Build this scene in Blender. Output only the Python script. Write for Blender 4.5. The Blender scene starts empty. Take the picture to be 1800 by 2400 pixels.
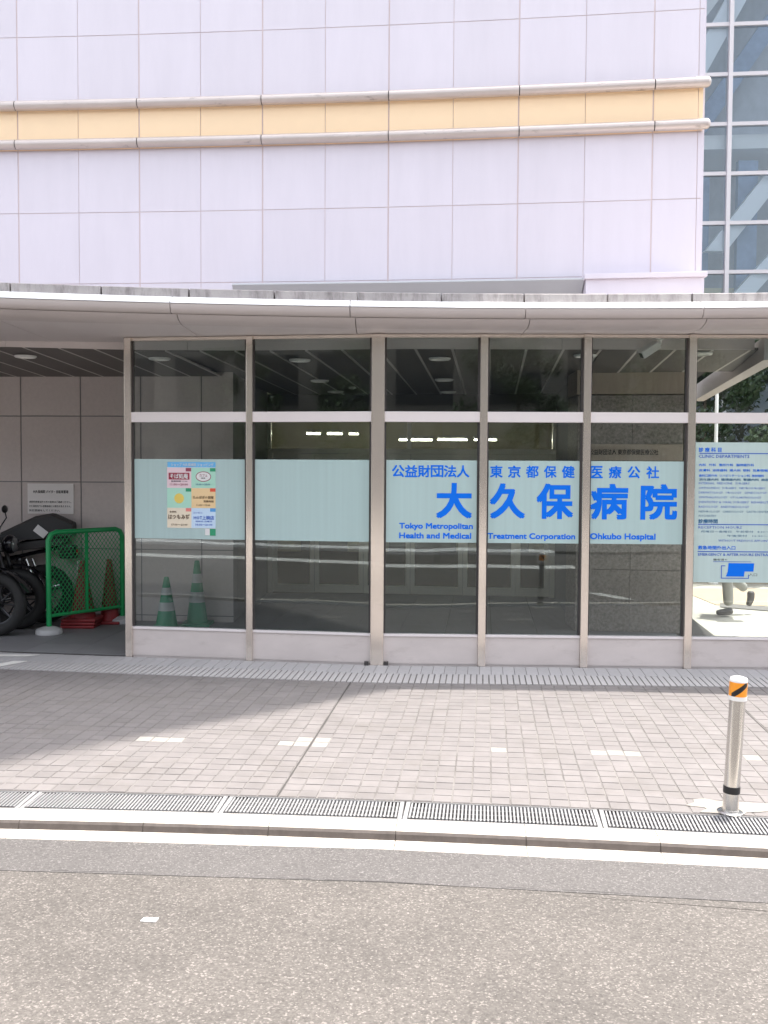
import bpy, bmesh, math, random
from mathutils import Vector, Matrix
random.seed(7)
S = bpy.context.scene
C = S.collection
R = math.radians

# ------------------------------------------------------------------ camera
cam_d = bpy.data.cameras.new('camera')
cam = bpy.data.objects.new('camera', cam_d)
C.objects.link(cam)
S.camera = cam
cam_d.sensor_fit = 'VERTICAL'
cam_d.sensor_height = 24.0
cam_d.lens = 24.0 * 2300 / 2400
cam_d.clip_start, cam_d.clip_end = 0.05, 500
PITCH, ROLL = math.atan(100 / 2300), 0.0055
cam.matrix_world = Matrix.Translation((0, 0, 1.6)) @ Matrix.Rotation(math.pi / 2 - PITCH, 4, 'X') @ Matrix.Rotation(ROLL, 4, 'Z')

# ------------------------------------------------------------------ sky, sun, exposure
SUN_EL = R(78)
SUN_DIR = Vector((0.76 * math.cos(SUN_EL), 0.65 * math.cos(SUN_EL), math.sin(SUN_EL))).normalized()   # towards the sun
W = bpy.data.worlds.new('World')
S.world = W
W.use_nodes = True
nt = W.node_tree
nt.nodes.clear()
wo = nt.nodes.new('ShaderNodeOutputWorld')
bg = nt.nodes.new('ShaderNodeBackground')
sk = nt.nodes.new('ShaderNodeTexSky')
sk.sky_type = 'NISHITA'
sk.sun_disc = False
sk.sun_elevation = SUN_EL
sk.sun_rotation = math.atan2(SUN_DIR.x, SUN_DIR.y)
sk.air_density = 1.0
sk.dust_density = 4.0
sk.ozone_density = 1.0
hs = nt.nodes.new('ShaderNodeHueSaturation')
hs.inputs['Saturation'].default_value = 0.34
bg.inputs['Strength'].default_value = 0.15
nt.links.new(sk.outputs[0], hs.inputs['Color'])
nt.links.new(hs.outputs[0], bg.inputs[0])
nt.links.new(bg.outputs[0], wo.inputs[0])
sun_d = bpy.data.lights.new('sun', 'SUN')
sun_d.energy = 2.0
sun_d.angle = R(0.53)
sun_d.color = (1.0, 0.95, 0.88)
sun = bpy.data.objects.new('sun', sun_d)
sun.rotation_euler = SUN_DIR.to_track_quat('Z', 'Y').to_euler()
sun.location = (8, 8, 30)
C.objects.link(sun)
S.view_settings.view_transform = 'Standard'
S.view_settings.look = 'None'
S.view_settings.gamma = 1.0
S.view_settings.use_curve_mapping = False
S.view_settings.exposure = 1.85
S.render.engine = 'CYCLES'
S.cycles.use_denoising = True
S.cycles.max_bounces = 10
S.cycles.transparent_max_bounces = 24
S.cycles.sample_clamp_indirect = 6

# ------------------------------------------------------------------ materials
MATS = {}


def mat(name, col, rough=0.6, metal=0.0, var=0.0, scale=6.0, bump=0.0, bscale=40.0, objvar=0.0, spec=0.5, tone=False,
        stain=None, sscale=(3, 3, 3), slo=0.5, shi=0.65, stretch=(1, 1, 1)):
    """Principled with noise variation, optional per-object tone, stains and fine relief."""
    m = bpy.data.materials.new(name)
    m.use_nodes = True
    t = m.node_tree
    b = t.nodes['Principled BSDF']
    b.inputs['Roughness'].default_value = rough
    b.inputs['Metallic'].default_value = metal
    b.inputs['Specular IOR Level'].default_value = spec
    rgb = t.nodes.new('ShaderNodeRGB')
    rgb.outputs[0].default_value = (*col, 1)
    out = rgb.outputs[0]
    tc = t.nodes.new('ShaderNodeTexCoord')
    geo = t.nodes.new('ShaderNodeNewGeometry')
    mp = t.nodes.new('ShaderNodeMapping')
    mp.inputs['Scale'].default_value = stretch
    t.links.new(geo.outputs['Position'], mp.inputs['Vector'])

    def mul(a, fac_out, lo, hi):
        mr = t.nodes.new('ShaderNodeMapRange')
        mr.inputs['To Min'].default_value = lo
        mr.inputs['To Max'].default_value = hi
        t.links.new(fac_out, mr.inputs['Value'])
        mx = t.nodes.new('ShaderNodeMix')
        mx.data_type = 'RGBA'
        mx.blend_type = 'MULTIPLY'
        mx.inputs[0].default_value = 1
        t.links.new(a, mx.inputs[6])
        t.links.new(mr.outputs[0], mx.inputs[7])
        return mx.outputs[2]
    if var:
        n = t.nodes.new('ShaderNodeTexNoise')
        n.inputs['Scale'].default_value = scale
        n.inputs['Detail'].default_value = 6
        n.inputs['Roughness'].default_value = 0.65
        t.links.new(mp.outputs[0], n.inputs['Vector'])
        mr = t.nodes.new('ShaderNodeMapRange')
        mr.inputs['From Min'].default_value = 0.25
        mr.inputs['From Max'].default_value = 0.75
        t.links.new(n.outputs[0], mr.inputs['Value'])
        out = mul(out, mr.outputs[0], 1 - var, 1 + var)
    if objvar:
        oi = t.nodes.new('ShaderNodeObjectInfo')
        out = mul(out, oi.outputs['Random'], 1 - objvar, 1 + objvar)
    if tone:
        at = t.nodes.new('ShaderNodeAttribute')
        at.attribute_name = 'tone'
        out = mul(out, at.outputs['Fac'], 0.0, 1.0)
    if stain:
        n = t.nodes.new('ShaderNodeTexNoise')
        n.inputs['Scale'].default_value = 1
        n.inputs['Detail'].default_value = 8
        n.inputs['Roughness'].default_value = 0.7
        mp2 = t.nodes.new('ShaderNodeMapping')
        mp2.inputs['Scale'].default_value = sscale
        t.links.new(geo.outputs['Position'], mp2.inputs['Vector'])
        t.links.new(mp2.outputs[0], n.inputs['Vector'])
        mr = t.nodes.new('ShaderNodeMapRange')
        mr.inputs['From Min'].default_value = slo
        mr.inputs['From Max'].default_value = shi
        t.links.new(n.outputs[0], mr.inputs['Value'])
        mx = t.nodes.new('ShaderNodeMix')
        mx.data_type = 'RGBA'
        t.links.new(mr.outputs[0], mx.inputs[0])
        t.links.new(out, mx.inputs[6])
        mx.inputs[7].default_value = (*stain, 1)
        out = mx.outputs[2]
    t.links.new(out, b.inputs['Base Color'])
    if bump:
        n = t.nodes.new('ShaderNodeTexNoise')
        n.inputs['Scale'].default_value = bscale
        n.inputs['Detail'].default_value = 4
        t.links.new(mp.outputs[0], n.inputs['Vector'])
        bp = t.nodes.new('ShaderNodeBump')
        bp.inputs['Strength'].default_value = bump
        bp.inputs['Distance'].default_value = 0.004
        t.links.new(n.outputs[0], bp.inputs['Height'])
        t.links.new(bp.outputs[0], b.inputs['Normal'])
    MATS[name] = m
    return m


def asphalt(name, dark, light, scale, bump, patch=0.12):
    m = bpy.data.materials.new(name)
    m.use_nodes = True
    t = m.node_tree
    b = t.nodes['Principled BSDF']
    b.inputs['Roughness'].default_value = 0.8
    geo = t.nodes.new('ShaderNodeNewGeometry')
    v = t.nodes.new('ShaderNodeTexVoronoi')
    v.inputs['Scale'].default_value = scale
    t.links.new(geo.outputs['Position'], v.inputs['Vector'])
    sep = t.nodes.new('ShaderNodeSeparateColor')
    t.links.new(v.outputs['Color'], sep.inputs[0])
    rp = t.nodes.new('ShaderNodeValToRGB')
    cr = rp.color_ramp
    cr.elements[0].position, cr.elements[0].color = 0.0, (*dark, 1)
    cr.elements[1].position, cr.elements[1].color = 1.0, (*[min(1, c * 1.85) for c in light], 1)
    e = cr.elements.new(0.45)
    e.color = (*[(a + c) / 2 for a, c in zip(dark, light)], 1)
    e = cr.elements.new(0.85)
    e.color = (*light, 1)
    t.links.new(sep.outputs[0], rp.inputs[0])
    n = t.nodes.new('ShaderNodeTexNoise')
    n.inputs['Scale'].default_value = 1.3
    n.inputs['Detail'].default_value = 7
    n.inputs['Roughness'].default_value = 0.7
    t.links.new(geo.outputs['Position'], n.inputs['Vector'])
    mr = t.nodes.new('ShaderNodeMapRange')
    mr.inputs['From Min'].default_value, mr.inputs['From Max'].default_value = 0.3, 0.7
    mr.inputs['To Min'].default_value, mr.inputs['To Max'].default_value = 1 - patch, 1 + patch
    t.links.new(n.outputs[0], mr.inputs['Value'])
    mx = t.nodes.new('ShaderNodeMix')
    mx.data_type = 'RGBA'
    mx.blend_type = 'MULTIPLY'
    mx.inputs[0].default_value = 1
    t.links.new(rp.outputs[0], mx.inputs[6])
    t.links.new(mr.outputs[0], mx.inputs[7])
    # dark pores
    v2 = t.nodes.new('ShaderNodeTexNoise')
    v2.inputs['Scale'].default_value = scale * 0.42
    v2.inputs['Detail'].default_value = 3
    t.links.new(geo.outputs['Position'], v2.inputs['Vector'])
    mr2 = t.nodes.new('ShaderNodeMapRange')
    mr2.inputs['From Min'].default_value, mr2.inputs['From Max'].default_value = 0.3, 0.55
    mr2.inputs['To Min'].default_value, mr2.inputs['To Max'].default_value = 0.74, 1.05
    t.links.new(v2.outputs[0], mr2.inputs['Value'])
    mx2 = t.nodes.new('ShaderNodeMix')
    mx2.data_type = 'RGBA'
    mx2.blend_type = 'MULTIPLY'
    mx2.inputs[0].default_value = 1
    t.links.new(mx.outputs[2], mx2.inputs[6])
    t.links.new(mr2.outputs[0], mx2.inputs[7])
    t.links.new(mx2.outputs[2], b.inputs['Base Color'])
    bp = t.nodes.new('ShaderNodeBump')
    bp.inputs['Strength'].default_value = bump
    bp.inputs['Distance'].default_value = 0.006
    t.links.new(v2.outputs[0], bp.inputs['Height'])
    t.links.new(bp.outputs[0], b.inputs['Normal'])
    MATS[name] = m
    return m


def glass(name, tint, ior=1.5, rough=0.0, wave=0.0):
    """One face of a thin clear sheet: Fresnel mirror over a tinted see-through."""
    m = bpy.data.materials.new(name)
    m.use_nodes = True
    t = m.node_tree
    t.nodes.clear()
    o = t.nodes.new('ShaderNodeOutputMaterial')
    fr = t.nodes.new('ShaderNodeFresnel')
    fr.inputs[0].default_value = ior
    tr = t.nodes.new('ShaderNodeBsdfTransparent')
    tr.inputs[0].default_value = (*tint, 1)
    gl = t.nodes.new('ShaderNodeBsdfGlossy')
    gl.inputs['Roughness'].default_value = rough
    gl.inputs[0].default_value = (0.90, 0.97, 1.0, 1)
    mx = t.nodes.new('ShaderNodeMixShader')
    t.links.new(fr.outputs[0], mx.inputs[0])
    t.links.new(tr.outputs[0], mx.inputs[1])
    t.links.new(gl.outputs[0], mx.inputs[2])
    t.links.new(mx.outputs[0], o.inputs[0])
    if wave:
        geo = t.nodes.new('ShaderNodeNewGeometry')
        n = t.nodes.new('ShaderNodeTexNoise')
        n.inputs['Scale'].default_value = 1.2
        n.inputs['Detail'].default_value = 1
        t.links.new(geo.outputs['Position'], n.inputs['Vector'])
        bp = t.nodes.new('ShaderNodeBump')
        bp.inputs['Strength'].default_value = wave
        bp.inputs['Distance'].default_value = 0.02
        t.links.new(n.outputs[0], bp.inputs['Height'])
        t.links.new(bp.outputs[0], gl.inputs['Normal'])
    MATS[name] = m
    return m


def emit(name, col, strength):
    m = bpy.data.materials.new(name)
    m.use_nodes = True
    t = m.node_tree
    b = t.nodes['Principled BSDF']
    b.inputs['Base Color'].default_value = (*col, 1)
    b.inputs['Emission Color'].default_value = (*col, 1)
    b.inputs['Emission Strength'].default_value = strength
    MATS[name] = m
    return m


mat('facade white', (0.685, 0.645, 0.712), 0.45, var=0.035, scale=2.2, objvar=0.018, stretch=(2.2, 2.2, 0.35))
mat('joint', (0.66, 0.56, 0.56), 0.8)
mat('peach', (0.95, 0.72, 0.47), 0.45, var=0.015, objvar=0.015)
mat('bar', (0.56, 0.495, 0.465), 0.36, 0.35, var=0.08, scale=2, stain=(0.22, 0.19, 0.18), sscale=(5, 5, 22), slo=0.60, shi=0.72)
mat('ledge', (0.45, 0.47, 0.49), 0.5, var=0.05, scale=2)
mat('canopy white', (0.85, 0.85, 0.85), 0.35, var=0.03)
mat('canopy grey', (0.54, 0.485, 0.47), 0.5, var=0.04, scale=1.5, objvar=0.02)
mat('soffit', (0.66, 0.60, 0.585), 0.5, var=0.03, scale=1.5)
mat('old concrete', (0.36, 0.335, 0.33), 0.85, var=0.15, scale=8, bump=0.5, bscale=60, stain=(0.16, 0.145, 0.142), sscale=(13, 13, 3), slo=0.46, shi=0.72)
mat('plank', (0.15, 0.135, 0.125), 0.55, var=0.08, scale=3, objvar=0.08)
mat('plank joint', (0.60, 0.56, 0.53), 0.5)
mat('wall tile', (0.60, 0.53, 0.505), 0.55, var=0.06, scale=30, objvar=0.03)
mat('recess grey', (0.26, 0.25, 0.25), 0.6, var=0.05)
mat('granite', (0.33, 0.29, 0.26), 0.45, var=0.55, scale=38, objvar=0.02)
mat('lintel tan', (0.52, 0.43, 0.35), 0.5, var=0.12, scale=5, stretch=(4, 4, 0.7))
mat('steel', (0.84, 0.76, 0.685), 0.18, 0.78, var=0.03, scale=2, stretch=(6, 6, 0.5))
mat('satin', (0.82, 0.76, 0.75), 0.38, 0.15, var=0.03, scale=2.5)
mat('kick', (0.65, 0.585, 0.56), 0.4, 0.15, var=0.10, scale=1.6, stretch=(1, 1, 2.5), stain=(0.50, 0.44, 0.41), sscale=(3, 3, 9), slo=0.55, shi=0.8)
mat('gasket', (0.05, 0.045, 0.045), 0.6)
mat('door metal', (0.92, 0.88, 0.76), 0.3, 0.5, var=0.03)
mat('lobby', (0.78, 0.73, 0.58), 0.7, var=0.15, scale=2)
mat('lobby dark', (0.08, 0.075, 0.07), 0.6)
mat('paver', (0.186, 0.170, 0.165), 0.75, var=0.14, scale=5, tone=True, objvar=0.03, bump=0.25, bscale=120, stain=(0.15, 0.135, 0.125), sscale=(2.6, 2.6, 2), slo=0.52, shi=0.75)
mat('paver white', (0.31, 0.29, 0.265), 0.7, var=0.06, scale=40)
mat('cream patch', (0.285, 0.262, 0.232), 0.8, var=0.12, scale=12)
mat('mortar', (0.195, 0.180, 0.170), 0.9, var=0.2, scale=9, stain=(0.12, 0.11, 0.103), sscale=(2.2, 2.2, 2), slo=0.45, shi=0.6)
mat('dark joint', (0.06, 0.055, 0.052), 0.9)
mat('border stone', (0.40, 0.385, 0.385), 0.7, var=0.08, scale=30, objvar=0.05)
mat('border slot', (0.42, 0.40, 0.395), 0.7, var=0.06, scale=30, objvar=0.04)
mat('kerb', (0.50, 0.455, 0.395), 0.8, var=0.07, scale=14, bump=0.3, bscale=90, objvar=0.03, stain=(0.36, 0.31, 0.27), sscale=(6, 6, 6), slo=0.50, shi=0.72)
mat('kerb grime', (0.11, 0.093, 0.084), 0.85, var=0.25, scale=16)
asphalt('asphalt coarse', (0.084, 0.075, 0.067), (0.124, 0.1115, 0.101), 165, 0.4, 0.17)
asphalt('asphalt fine', (0.090, 0.083, 0.079), (0.107, 0.099, 0.095), 190, 0.15, 0.08)
mat('porch floor', (0.20, 0.197, 0.203), 0.55, var=0.08, scale=5, objvar=0.06)
mat('walk pale', (0.42, 0.395, 0.345), 0.8, var=0.06, scale=6)
mat('walk orange', (0.44, 0.35, 0.25), 0.8, var=0.06, scale=6)
mat('walk grey', (0.16, 0.15, 0.14), 0.8, var=0.06, scale=6)
mat('galvanised', (0.35, 0.345, 0.345), 0.5, 0.35, var=0.08, scale=8, objvar=0.04)
mat('black', (0.012, 0.012, 0.014), 0.4)
mat('rubber', (0.018, 0.018, 0.018), 0.75)
mat('chrome', (0.75, 0.75, 0.75), 0.15, 1.0)
mat('engine', (0.06, 0.06, 0.065), 0.4, 0.6)
mat('black paint', (0.008, 0.008, 0.012), 0.18)
mat('seat vinyl', (0.02, 0.02, 0.021), 0.5)
mat('lamp lens', (0.25, 0.25, 0.26), 0.12, 0.6)
mat('red lens', (0.35, 0.02, 0.02), 0.2)
mat('green plastic', (0.012, 0.33, 0.10), 0.35, var=0.04)
mat('grey plastic', (0.50, 0.50, 0.50), 0.5, var=0.05)
mat('red rubber', (0.27, 0.022, 0.026), 0.5, var=0.1)
mat('cone green', (0.02, 0.24, 0.12), 0.45)
mat('cone white', (0.42, 0.44, 0.43), 0.45)
mat('orange paint', (0.92, 0.33, 0.02), 0.4)
mat('white paint', (0.80, 0.79, 0.77), 0.5, var=0.03)
mat('road white', (0.72, 0.70, 0.66), 0.7, var=0.12, scale=12)
mat('bollard steel', (0.64, 0.625, 0.60), 0.27, 1.0, var=0.05, scale=7, stretch=(5, 5, 0.5))
mat('letter blue', (0.003, 0.165, 0.80), 0.5, spec=0.15)
mat('letter navy', (0.03, 0.12, 0.56), 0.45)
mat('letter teal', (0.02, 0.14, 0.30), 0.45)
mat('letter dark', (0.03, 0.028, 0.03), 0.5)
mat('letter brown', (0.10, 0.05, 0.02), 0.5)
mat('paper', (0.78, 0.77, 0.76), 0.7)
mat('notice paper', (0.84, 0.80, 0.78), 0.6)
for nm, c in (('sky blue', (0.16, 0.50, 0.85)), ('pink', (0.80, 0.62, 0.66)), ('mint', (0.42, 0.72, 0.58)), ('cream orange', (0.85, 0.62, 0.34)),
              ('cream', (0.82, 0.72, 0.56)), ('pale blue', (0.58, 0.74, 0.90)), ('crimson', (0.33, 0.03, 0.06)), ('leaf green', (0.03, 0.32, 0.16)),
              ('tag red', (0.72, 0.10, 0.05)), ('tag pink', (0.80, 0.25, 0.22)), ('tag blue', (0.10, 0.35, 0.72)), ('maroon', (0.30, 0.06, 0.10)), ('sun yellow', (0.80, 0.60, 0.13))):
    mat('print ' + nm, c, 0.5)
mat('trousers', (0.36, 0.35, 0.31), 0.8, var=0.08, scale=20)
mat('shirt', (0.55, 0.56, 0.58), 0.8)
mat('skin', (0.50, 0.33, 0.25), 0.5)
mat('hair', (0.015, 0.012, 0.01), 0.5)
mat('shoe', (0.10, 0.09, 0.085), 0.5)
mat('tower white', (0.72, 0.70, 0.72), 0.4)
mat('tower inside', (0.44, 0.46, 0.50), 0.8, var=0.35, scale=0.9, stretch=(1, 1, 0.6))
mat('tower slab', (0.80, 0.81, 0.80), 0.7)
mat('tower reflection', (0.86, 0.88, 0.90), 0.5)
mat('tower blue', (0.22, 0.30, 0.45), 0.5, var=0.15)
mat('tower tan', (0.66, 0.60, 0.40), 0.7)
mat('leaf', (0.055, 0.11, 0.035), 0.55, tone=True)
mat('bark', (0.10, 0.08, 0.06), 0.9, var=0.2, scale=12)
mat('opp wall', (0.19, 0.18, 0.165), 0.7, var=0.15, scale=0.8)
mat('opp window', (0.03, 0.035, 0.04), 0.15)
glass('clear glass', (0.90, 0.935, 0.93), 1.57, wave=0.09)
glass('door glass', (0.86, 0.87, 0.84), 1.5)
glass('tower glass', (0.93, 0.96, 0.98), 1.62, wave=0.12)
emit('tube light', (1.0, 0.95, 0.78), 7.0)
emit('downlight lens', (1.0, 0.93, 0.78), 0.06)


def film_mat(name, through, col=(0.535, 0.695, 0.68)):
    m = bpy.data.materials.new(name)
    m.use_nodes = True
    t = m.node_tree
    b = t.nodes['Principled BSDF']
    o = t.nodes['Material Output']
    b.inputs['Base Color'].default_value = (*col, 1)
    b.inputs['Roughness'].default_value = 0.35
    geo = t.nodes.new('ShaderNodeNewGeometry')
    mp = t.nodes.new('ShaderNodeMapping')
    mp.inputs['Scale'].default_value = (38, 38, 0.8)
    n = t.nodes.new('ShaderNodeTexNoise')
    n.inputs['Scale'].default_value = 1
    t.links.new(geo.outputs['Position'], mp.inputs['Vector'])
    t.links.new(mp.outputs[0], n.inputs['Vector'])
    mr = t.nodes.new('ShaderNodeMapRange')
    mr.inputs['To Min'].default_value, mr.inputs['To Max'].default_value = 0.93, 1.07
    t.links.new(n.outputs[0], mr.inputs['Value'])
    mx = t.nodes.new('ShaderNodeMix')
    mx.data_type = 'RGBA'
    mx.blend_type = 'MULTIPLY'
    mx.inputs[0].default_value = 1
    mx.inputs[6].default_value = (*col, 1)
    t.links.new(mr.outputs[0], mx.inputs[7])
    t.links.new(mx.outputs[2], b.inputs['Base Color'])
    tl = t.nodes.new('ShaderNodeBsdfTranslucent')
    tl.inputs[0].default_value = (0.5, 0.63, 0.63, 1)
    tr = t.nodes.new('ShaderNodeBsdfTransparent')
    m1 = t.nodes.new('ShaderNodeMixShader')
    m1.inputs[0].default_value = through
    t.links.new(b.outputs[0], m1.inputs[1])
    t.links.new(tl.outputs[0], m1.inputs[2])
    m2 = t.nodes.new('ShaderNodeMixShader')
    m2.inputs[0].default_value = 0.08
    t.links.new(m1.outputs[0], m2.inputs[1])
    t.links.new(tr.outputs[0], m2.inputs[2])
    t.links.new(m2.outputs[0], o.inputs[0])
    MATS[name] = m


film_mat('frosted film', 0.14)
film_mat('board film', 0.2, (0.66, 0.80, 0.77))  # paler than the frosted film: light from behind put into the base colour


# ------------------------------------------------------------------ helpers
def M(n):
    return MATS[n]


class MB:
    """Collects verts and faces for ONE mesh object."""

    def __init__(self):
        self.v, self.f, self.tone = [], [], []

    def poly(self, pts):
        i = len(self.v)
        self.v += [tuple(p) for p in pts]
        self.f.append(tuple(range(i, i + len(pts))))

    def prism(self, plan, z0, z1):
        """plan: list of (x,y) counter-clockwise; z0,z1 floats or lists."""
        n = len(plan)
        i = len(self.v)
        a = z0 if isinstance(z0, (list, tuple)) else [z0] * n
        b = z1 if isinstance(z1, (list, tuple)) else [z1] * n
        self.v += [(p[0], p[1], a[k]) for k, p in enumerate(plan)]
        self.v += [(p[0], p[1], b[k]) for k, p in enumerate(plan)]
        self.f.append(tuple(range(i + n - 1, i - 1, -1)))
        self.f.append(tuple(range(i + n, i + 2 * n)))
        for k in range(n):
            k2 = (k + 1) % n
            self.f.append((i + k, i + k2, i + n + k2, i + n + k))
        return self

    def box(self, x0, x1, y0, y1, z0, z1):
        return self.prism([(x0, y0), (x1, y0), (x1, y1), (x0, y1)], z0, z1)

    def tube(self, pts, r, n=10, caps=True):
        pts = [Vector(p) for p in pts]
        rs = r if isinstance(r, (list, tuple)) else [r] * len(pts)
        rings = []
        prev = None
        for k, p in enumerate(pts):
            if k == 0:
                d = pts[1] - p
            elif k == len(pts) - 1:
                d = p - pts[k - 1]
            else:
                d = (pts[k + 1] - p).normalized() + (p - pts[k - 1]).normalized()
            d.normalize()
            if prev is None:
                a = d.orthogonal().normalized()
            else:
                a = (prev - d * prev.dot(d)).normalized()
            prev = a
            b = d.cross(a)
            i = len(self.v)
            self.v += [tuple(p + (a * math.cos(2 * math.pi * j / n) + b * math.sin(2 * math.pi * j / n)) * rs[k]) for j in range(n)]
            rings.append(i)
        for k in range(len(rings) - 1):
            i, i2 = rings[k], rings[k + 1]
            for j in range(n):
                j2 = (j + 1) % n
                self.f.append((i + j, i + j2, i2 + j2, i2 + j))
        if caps:
            self.f.append(tuple(rings[0] + j for j in range(n - 1, -1, -1)))
            self.f.append(tuple(rings[-1] + j for j in range(n)))
        return self

    def lathe(self, prof, n=24, c=(0, 0)):
        rings = []
        for r, z in prof:
            i = len(self.v)
            self.v += [(c[0] + r * math.cos(2 * math.pi * j / n), c[1] + r * math.sin(2 * math.pi * j / n), z) for j in range(n)]
            rings.append(i)
        for k in range(len(rings) - 1):
            i, i2 = rings[k], rings[k + 1]
            for j in range(n):
                j2 = (j + 1) % n
                self.f.append((i + j, i + j2, i2 + j2, i2 + j))
        self.f.append(tuple(rings[0] + j for j in range(n - 1, -1, -1)))
        self.f.append(tuple(rings[-1] + j for j in range(n)))
        return self

    def torus(self, c, axis, R_, r, n=28, k=10):
        c, axis = Vector(c), Vector(axis).normalized()
        a = axis.orthogonal().normalized()
        b = axis.cross(a)
        i = len(self.v)
        for p in range(n):
            d = a * math.cos(2 * math.pi * p / n) + b * math.sin(2 * math.pi * p / n)
            for q in range(k):
                t = 2 * math.pi * q / k
                self.v.append(tuple(c + d * (R_ + r * math.cos(t)) + axis * r * math.sin(t)))
        for p in range(n):
            for q in range(k):
                p2, q2 = (p + 1) % n, (q + 1) % k
                self.f.append((i + p * k + q, i + p2 * k + q, i + p2 * k + q2, i + p * k + q2))
        return self

    def ball(self, c, r, n=12, m=8):
        c = Vector(c)
        rx, ry, rz = r if isinstance(r, (tuple, list)) else (r, r, r)
        prof = []
        i = len(self.v)
        for a in range(1, m):
            th = math.pi * a / m
            for j in range(n):
                ph = 2 * math.pi * j / n
                self.v.append((c.x + rx * math.sin(th) * math.cos(ph), c.y + ry * math.sin(th) * math.sin(ph), c.z + rz * math.cos(th)))
        for a in range(m - 2):
            for j in range(n):
                j2 = (j + 1) % n
                self.f.append((i + a * n + j, i + (a + 1) * n + j, i + (a + 1) * n + j2, i + a * n + j2))
        self.v += [(c.x, c.y, c.z + rz), (c.x, c.y, c.z - rz)]
        t, b_ = len(self.v) - 2, len(self.v) - 1
        for j in range(n):
            j2 = (j + 1) % n
            self.f.append((t, i + j, i + j2))
            self.f.append((b_, i + (m - 2) * n + j2, i + (m - 2) * n + j))
        return self

    def build(self, name, m, parent=None, smooth=False, bevel=0.0, fix=True):
        me = bpy.data.meshes.new(name)
        me.from_pydata(self.v, [], self.f)
        if fix or bevel:
            bm = bmesh.new()
            bm.from_mesh(me)
            if bevel:
                bmesh.ops.bevel(bm, geom=[e for e in bm.edges if len(e.link_faces) == 2 and e.calc_face_angle(0) > 0.6], offset=bevel, segments=2, affect='EDGES', profile=0.6)
            bmesh.ops.recalc_face_normals(bm, faces=bm.faces)
            bm.to_mesh(me)
            bm.free()
        me.materials.append(M(m) if isinstance(m, str) else m)
        o = bpy.data.objects.new(name, me)
        C.objects.link(o)
        if smooth:
            me.polygons.foreach_set('use_smooth', [True] * len(me.polygons))
            try:
                me.set_sharp_from_angle(angle=R(40))
            except Exception:
                pass
        if parent:
            hook(o, parent)
        return o


def tag(o, label=None, cat=None, group=None, kind=None):
    if label:
        o['label'] = label
    if cat:
        o['category'] = cat
    if group:
        o['group'] = group
    if kind:
        o['kind'] = kind
    return o


SITE = {}                           # things whose parts are modelled in site coordinates


def hook(o, parent):
    o.parent = parent
    if parent.name in SITE:
        o.matrix_parent_inverse = Matrix.Translation(-Vector(SITE[parent.name]))


def empty(name, loc=(0, 0, 0), label=None, cat=None, group=None, kind=None, rz=0.0, site=False):
    o = bpy.data.objects.new(name, None)
    if site:
        SITE[o.name] = loc
    o.empty_display_size = 0.1
    o.location = loc
    o.rotation_euler = (0, 0, rz)
    C.objects.link(o)
    return tag(o, label, cat, group, kind)


def copy_tree(o, parent=None):
    c = o.copy()
    C.objects.link(c)
    if parent:
        c.parent = parent
    for ch in list(o.children):
        copy_tree(ch, c)
    return c


def text_obj(body, origin, tangent, w, h, m, parent, name='lettering', bold=0.0, res=2, up=(0, 0, 1), fit=True):
    """Flat lettering of width w and height h whose lower left corner sits at origin."""
    cu = bpy.data.curves.new(name, 'FONT')
    cu.body = body
    cu.size = 1
    cu.resolution_u = res
    tmp = bpy.data.objects.new(name, cu)
    C.objects.link(tmp)
    dg = bpy.context.evaluated_depsgraph_get()
    me = bpy.data.meshes.new_from_object(tmp.evaluated_get(dg))
    bpy.data.objects.remove(tmp)
    bpy.data.curves.remove(cu)
    xs = [v.co.x for v in me.vertices]
    ys = [v.co.y for v in me.vertices]
    if not xs:
        return None
    x0, x1, y0, y1 = min(xs), max(xs), min(ys), max(ys)
    sx = w / (x1 - x0)
    sy = h / (y1 - y0) if fit else sx
    t, u, o0 = Vector(tangent).normalized(), Vector(up), Vector(origin)
    for v in me.vertices:
        p = o0 + t * ((v.co.x - x0) * sx) + u * ((v.co.y - y0) * sy)
        v.co = p
    if bold:                                      # thicken the strokes: five shifted copies a hair apart
        nrm = t.cross(u)
        vs = [v.co.copy() for v in me.vertices]
        fs = [tuple(p.vertices) for p in me.polygons]
        bx = bold * sx
        V_, F_ = [], []
        for q, (ex, ey) in enumerate(((-1, -1), (1, -1), (1, 1), (-1, 1), (0, 0))):
            n0 = len(V_)
            V_ += [p + t * (ex * bx) + u * (ey * bx) + nrm * (0.00012 * q) for p in vs]
            F_ += [tuple(i + n0 for i in f) for f in fs]
        bpy.data.meshes.remove(me)
        me = bpy.data.meshes.new(name)
        me.from_pydata(V_, [], F_)
    me.materials.clear()
    me.materials.append(M(m))
    o = bpy.data.objects.new(name, me)
    C.objects.link(o)
    hook(o, parent)
    return o


# ------------------------------------------------------------------ plan curves of the site (metres)
def kerbY(x):                       # back edge of the kerb
    xc = max(-3.2, min(3.2, x))
    y = 4.432 - 0.088 * xc - 0.014 * xc * xc
    sl = -0.088 - 0.028 * xc
    return y + sl * (x - xc)


def facY(x):                        # face of the curved facade
    xc = max(-6.0, min(3.03, x))
    return 10.0 - 0.11 * xc - 0.006 * xc * xc + (-0.11 - 0.012 * xc) * (x - xc)


def glassY(x):                      # two straight runs that meet at the middle post
    return 7.98 - (0.146 if x < -0.03 else 0.028) * (x + 0.03)


def lipY(x):                        # front edge of the canopy
    xc = max(-3.6, min(3.6, x))
    return 7.455 + 0.045 * xc - 0.025 * xc * xc + (0.045 - 0.05 * xc) * (x - xc)


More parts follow.
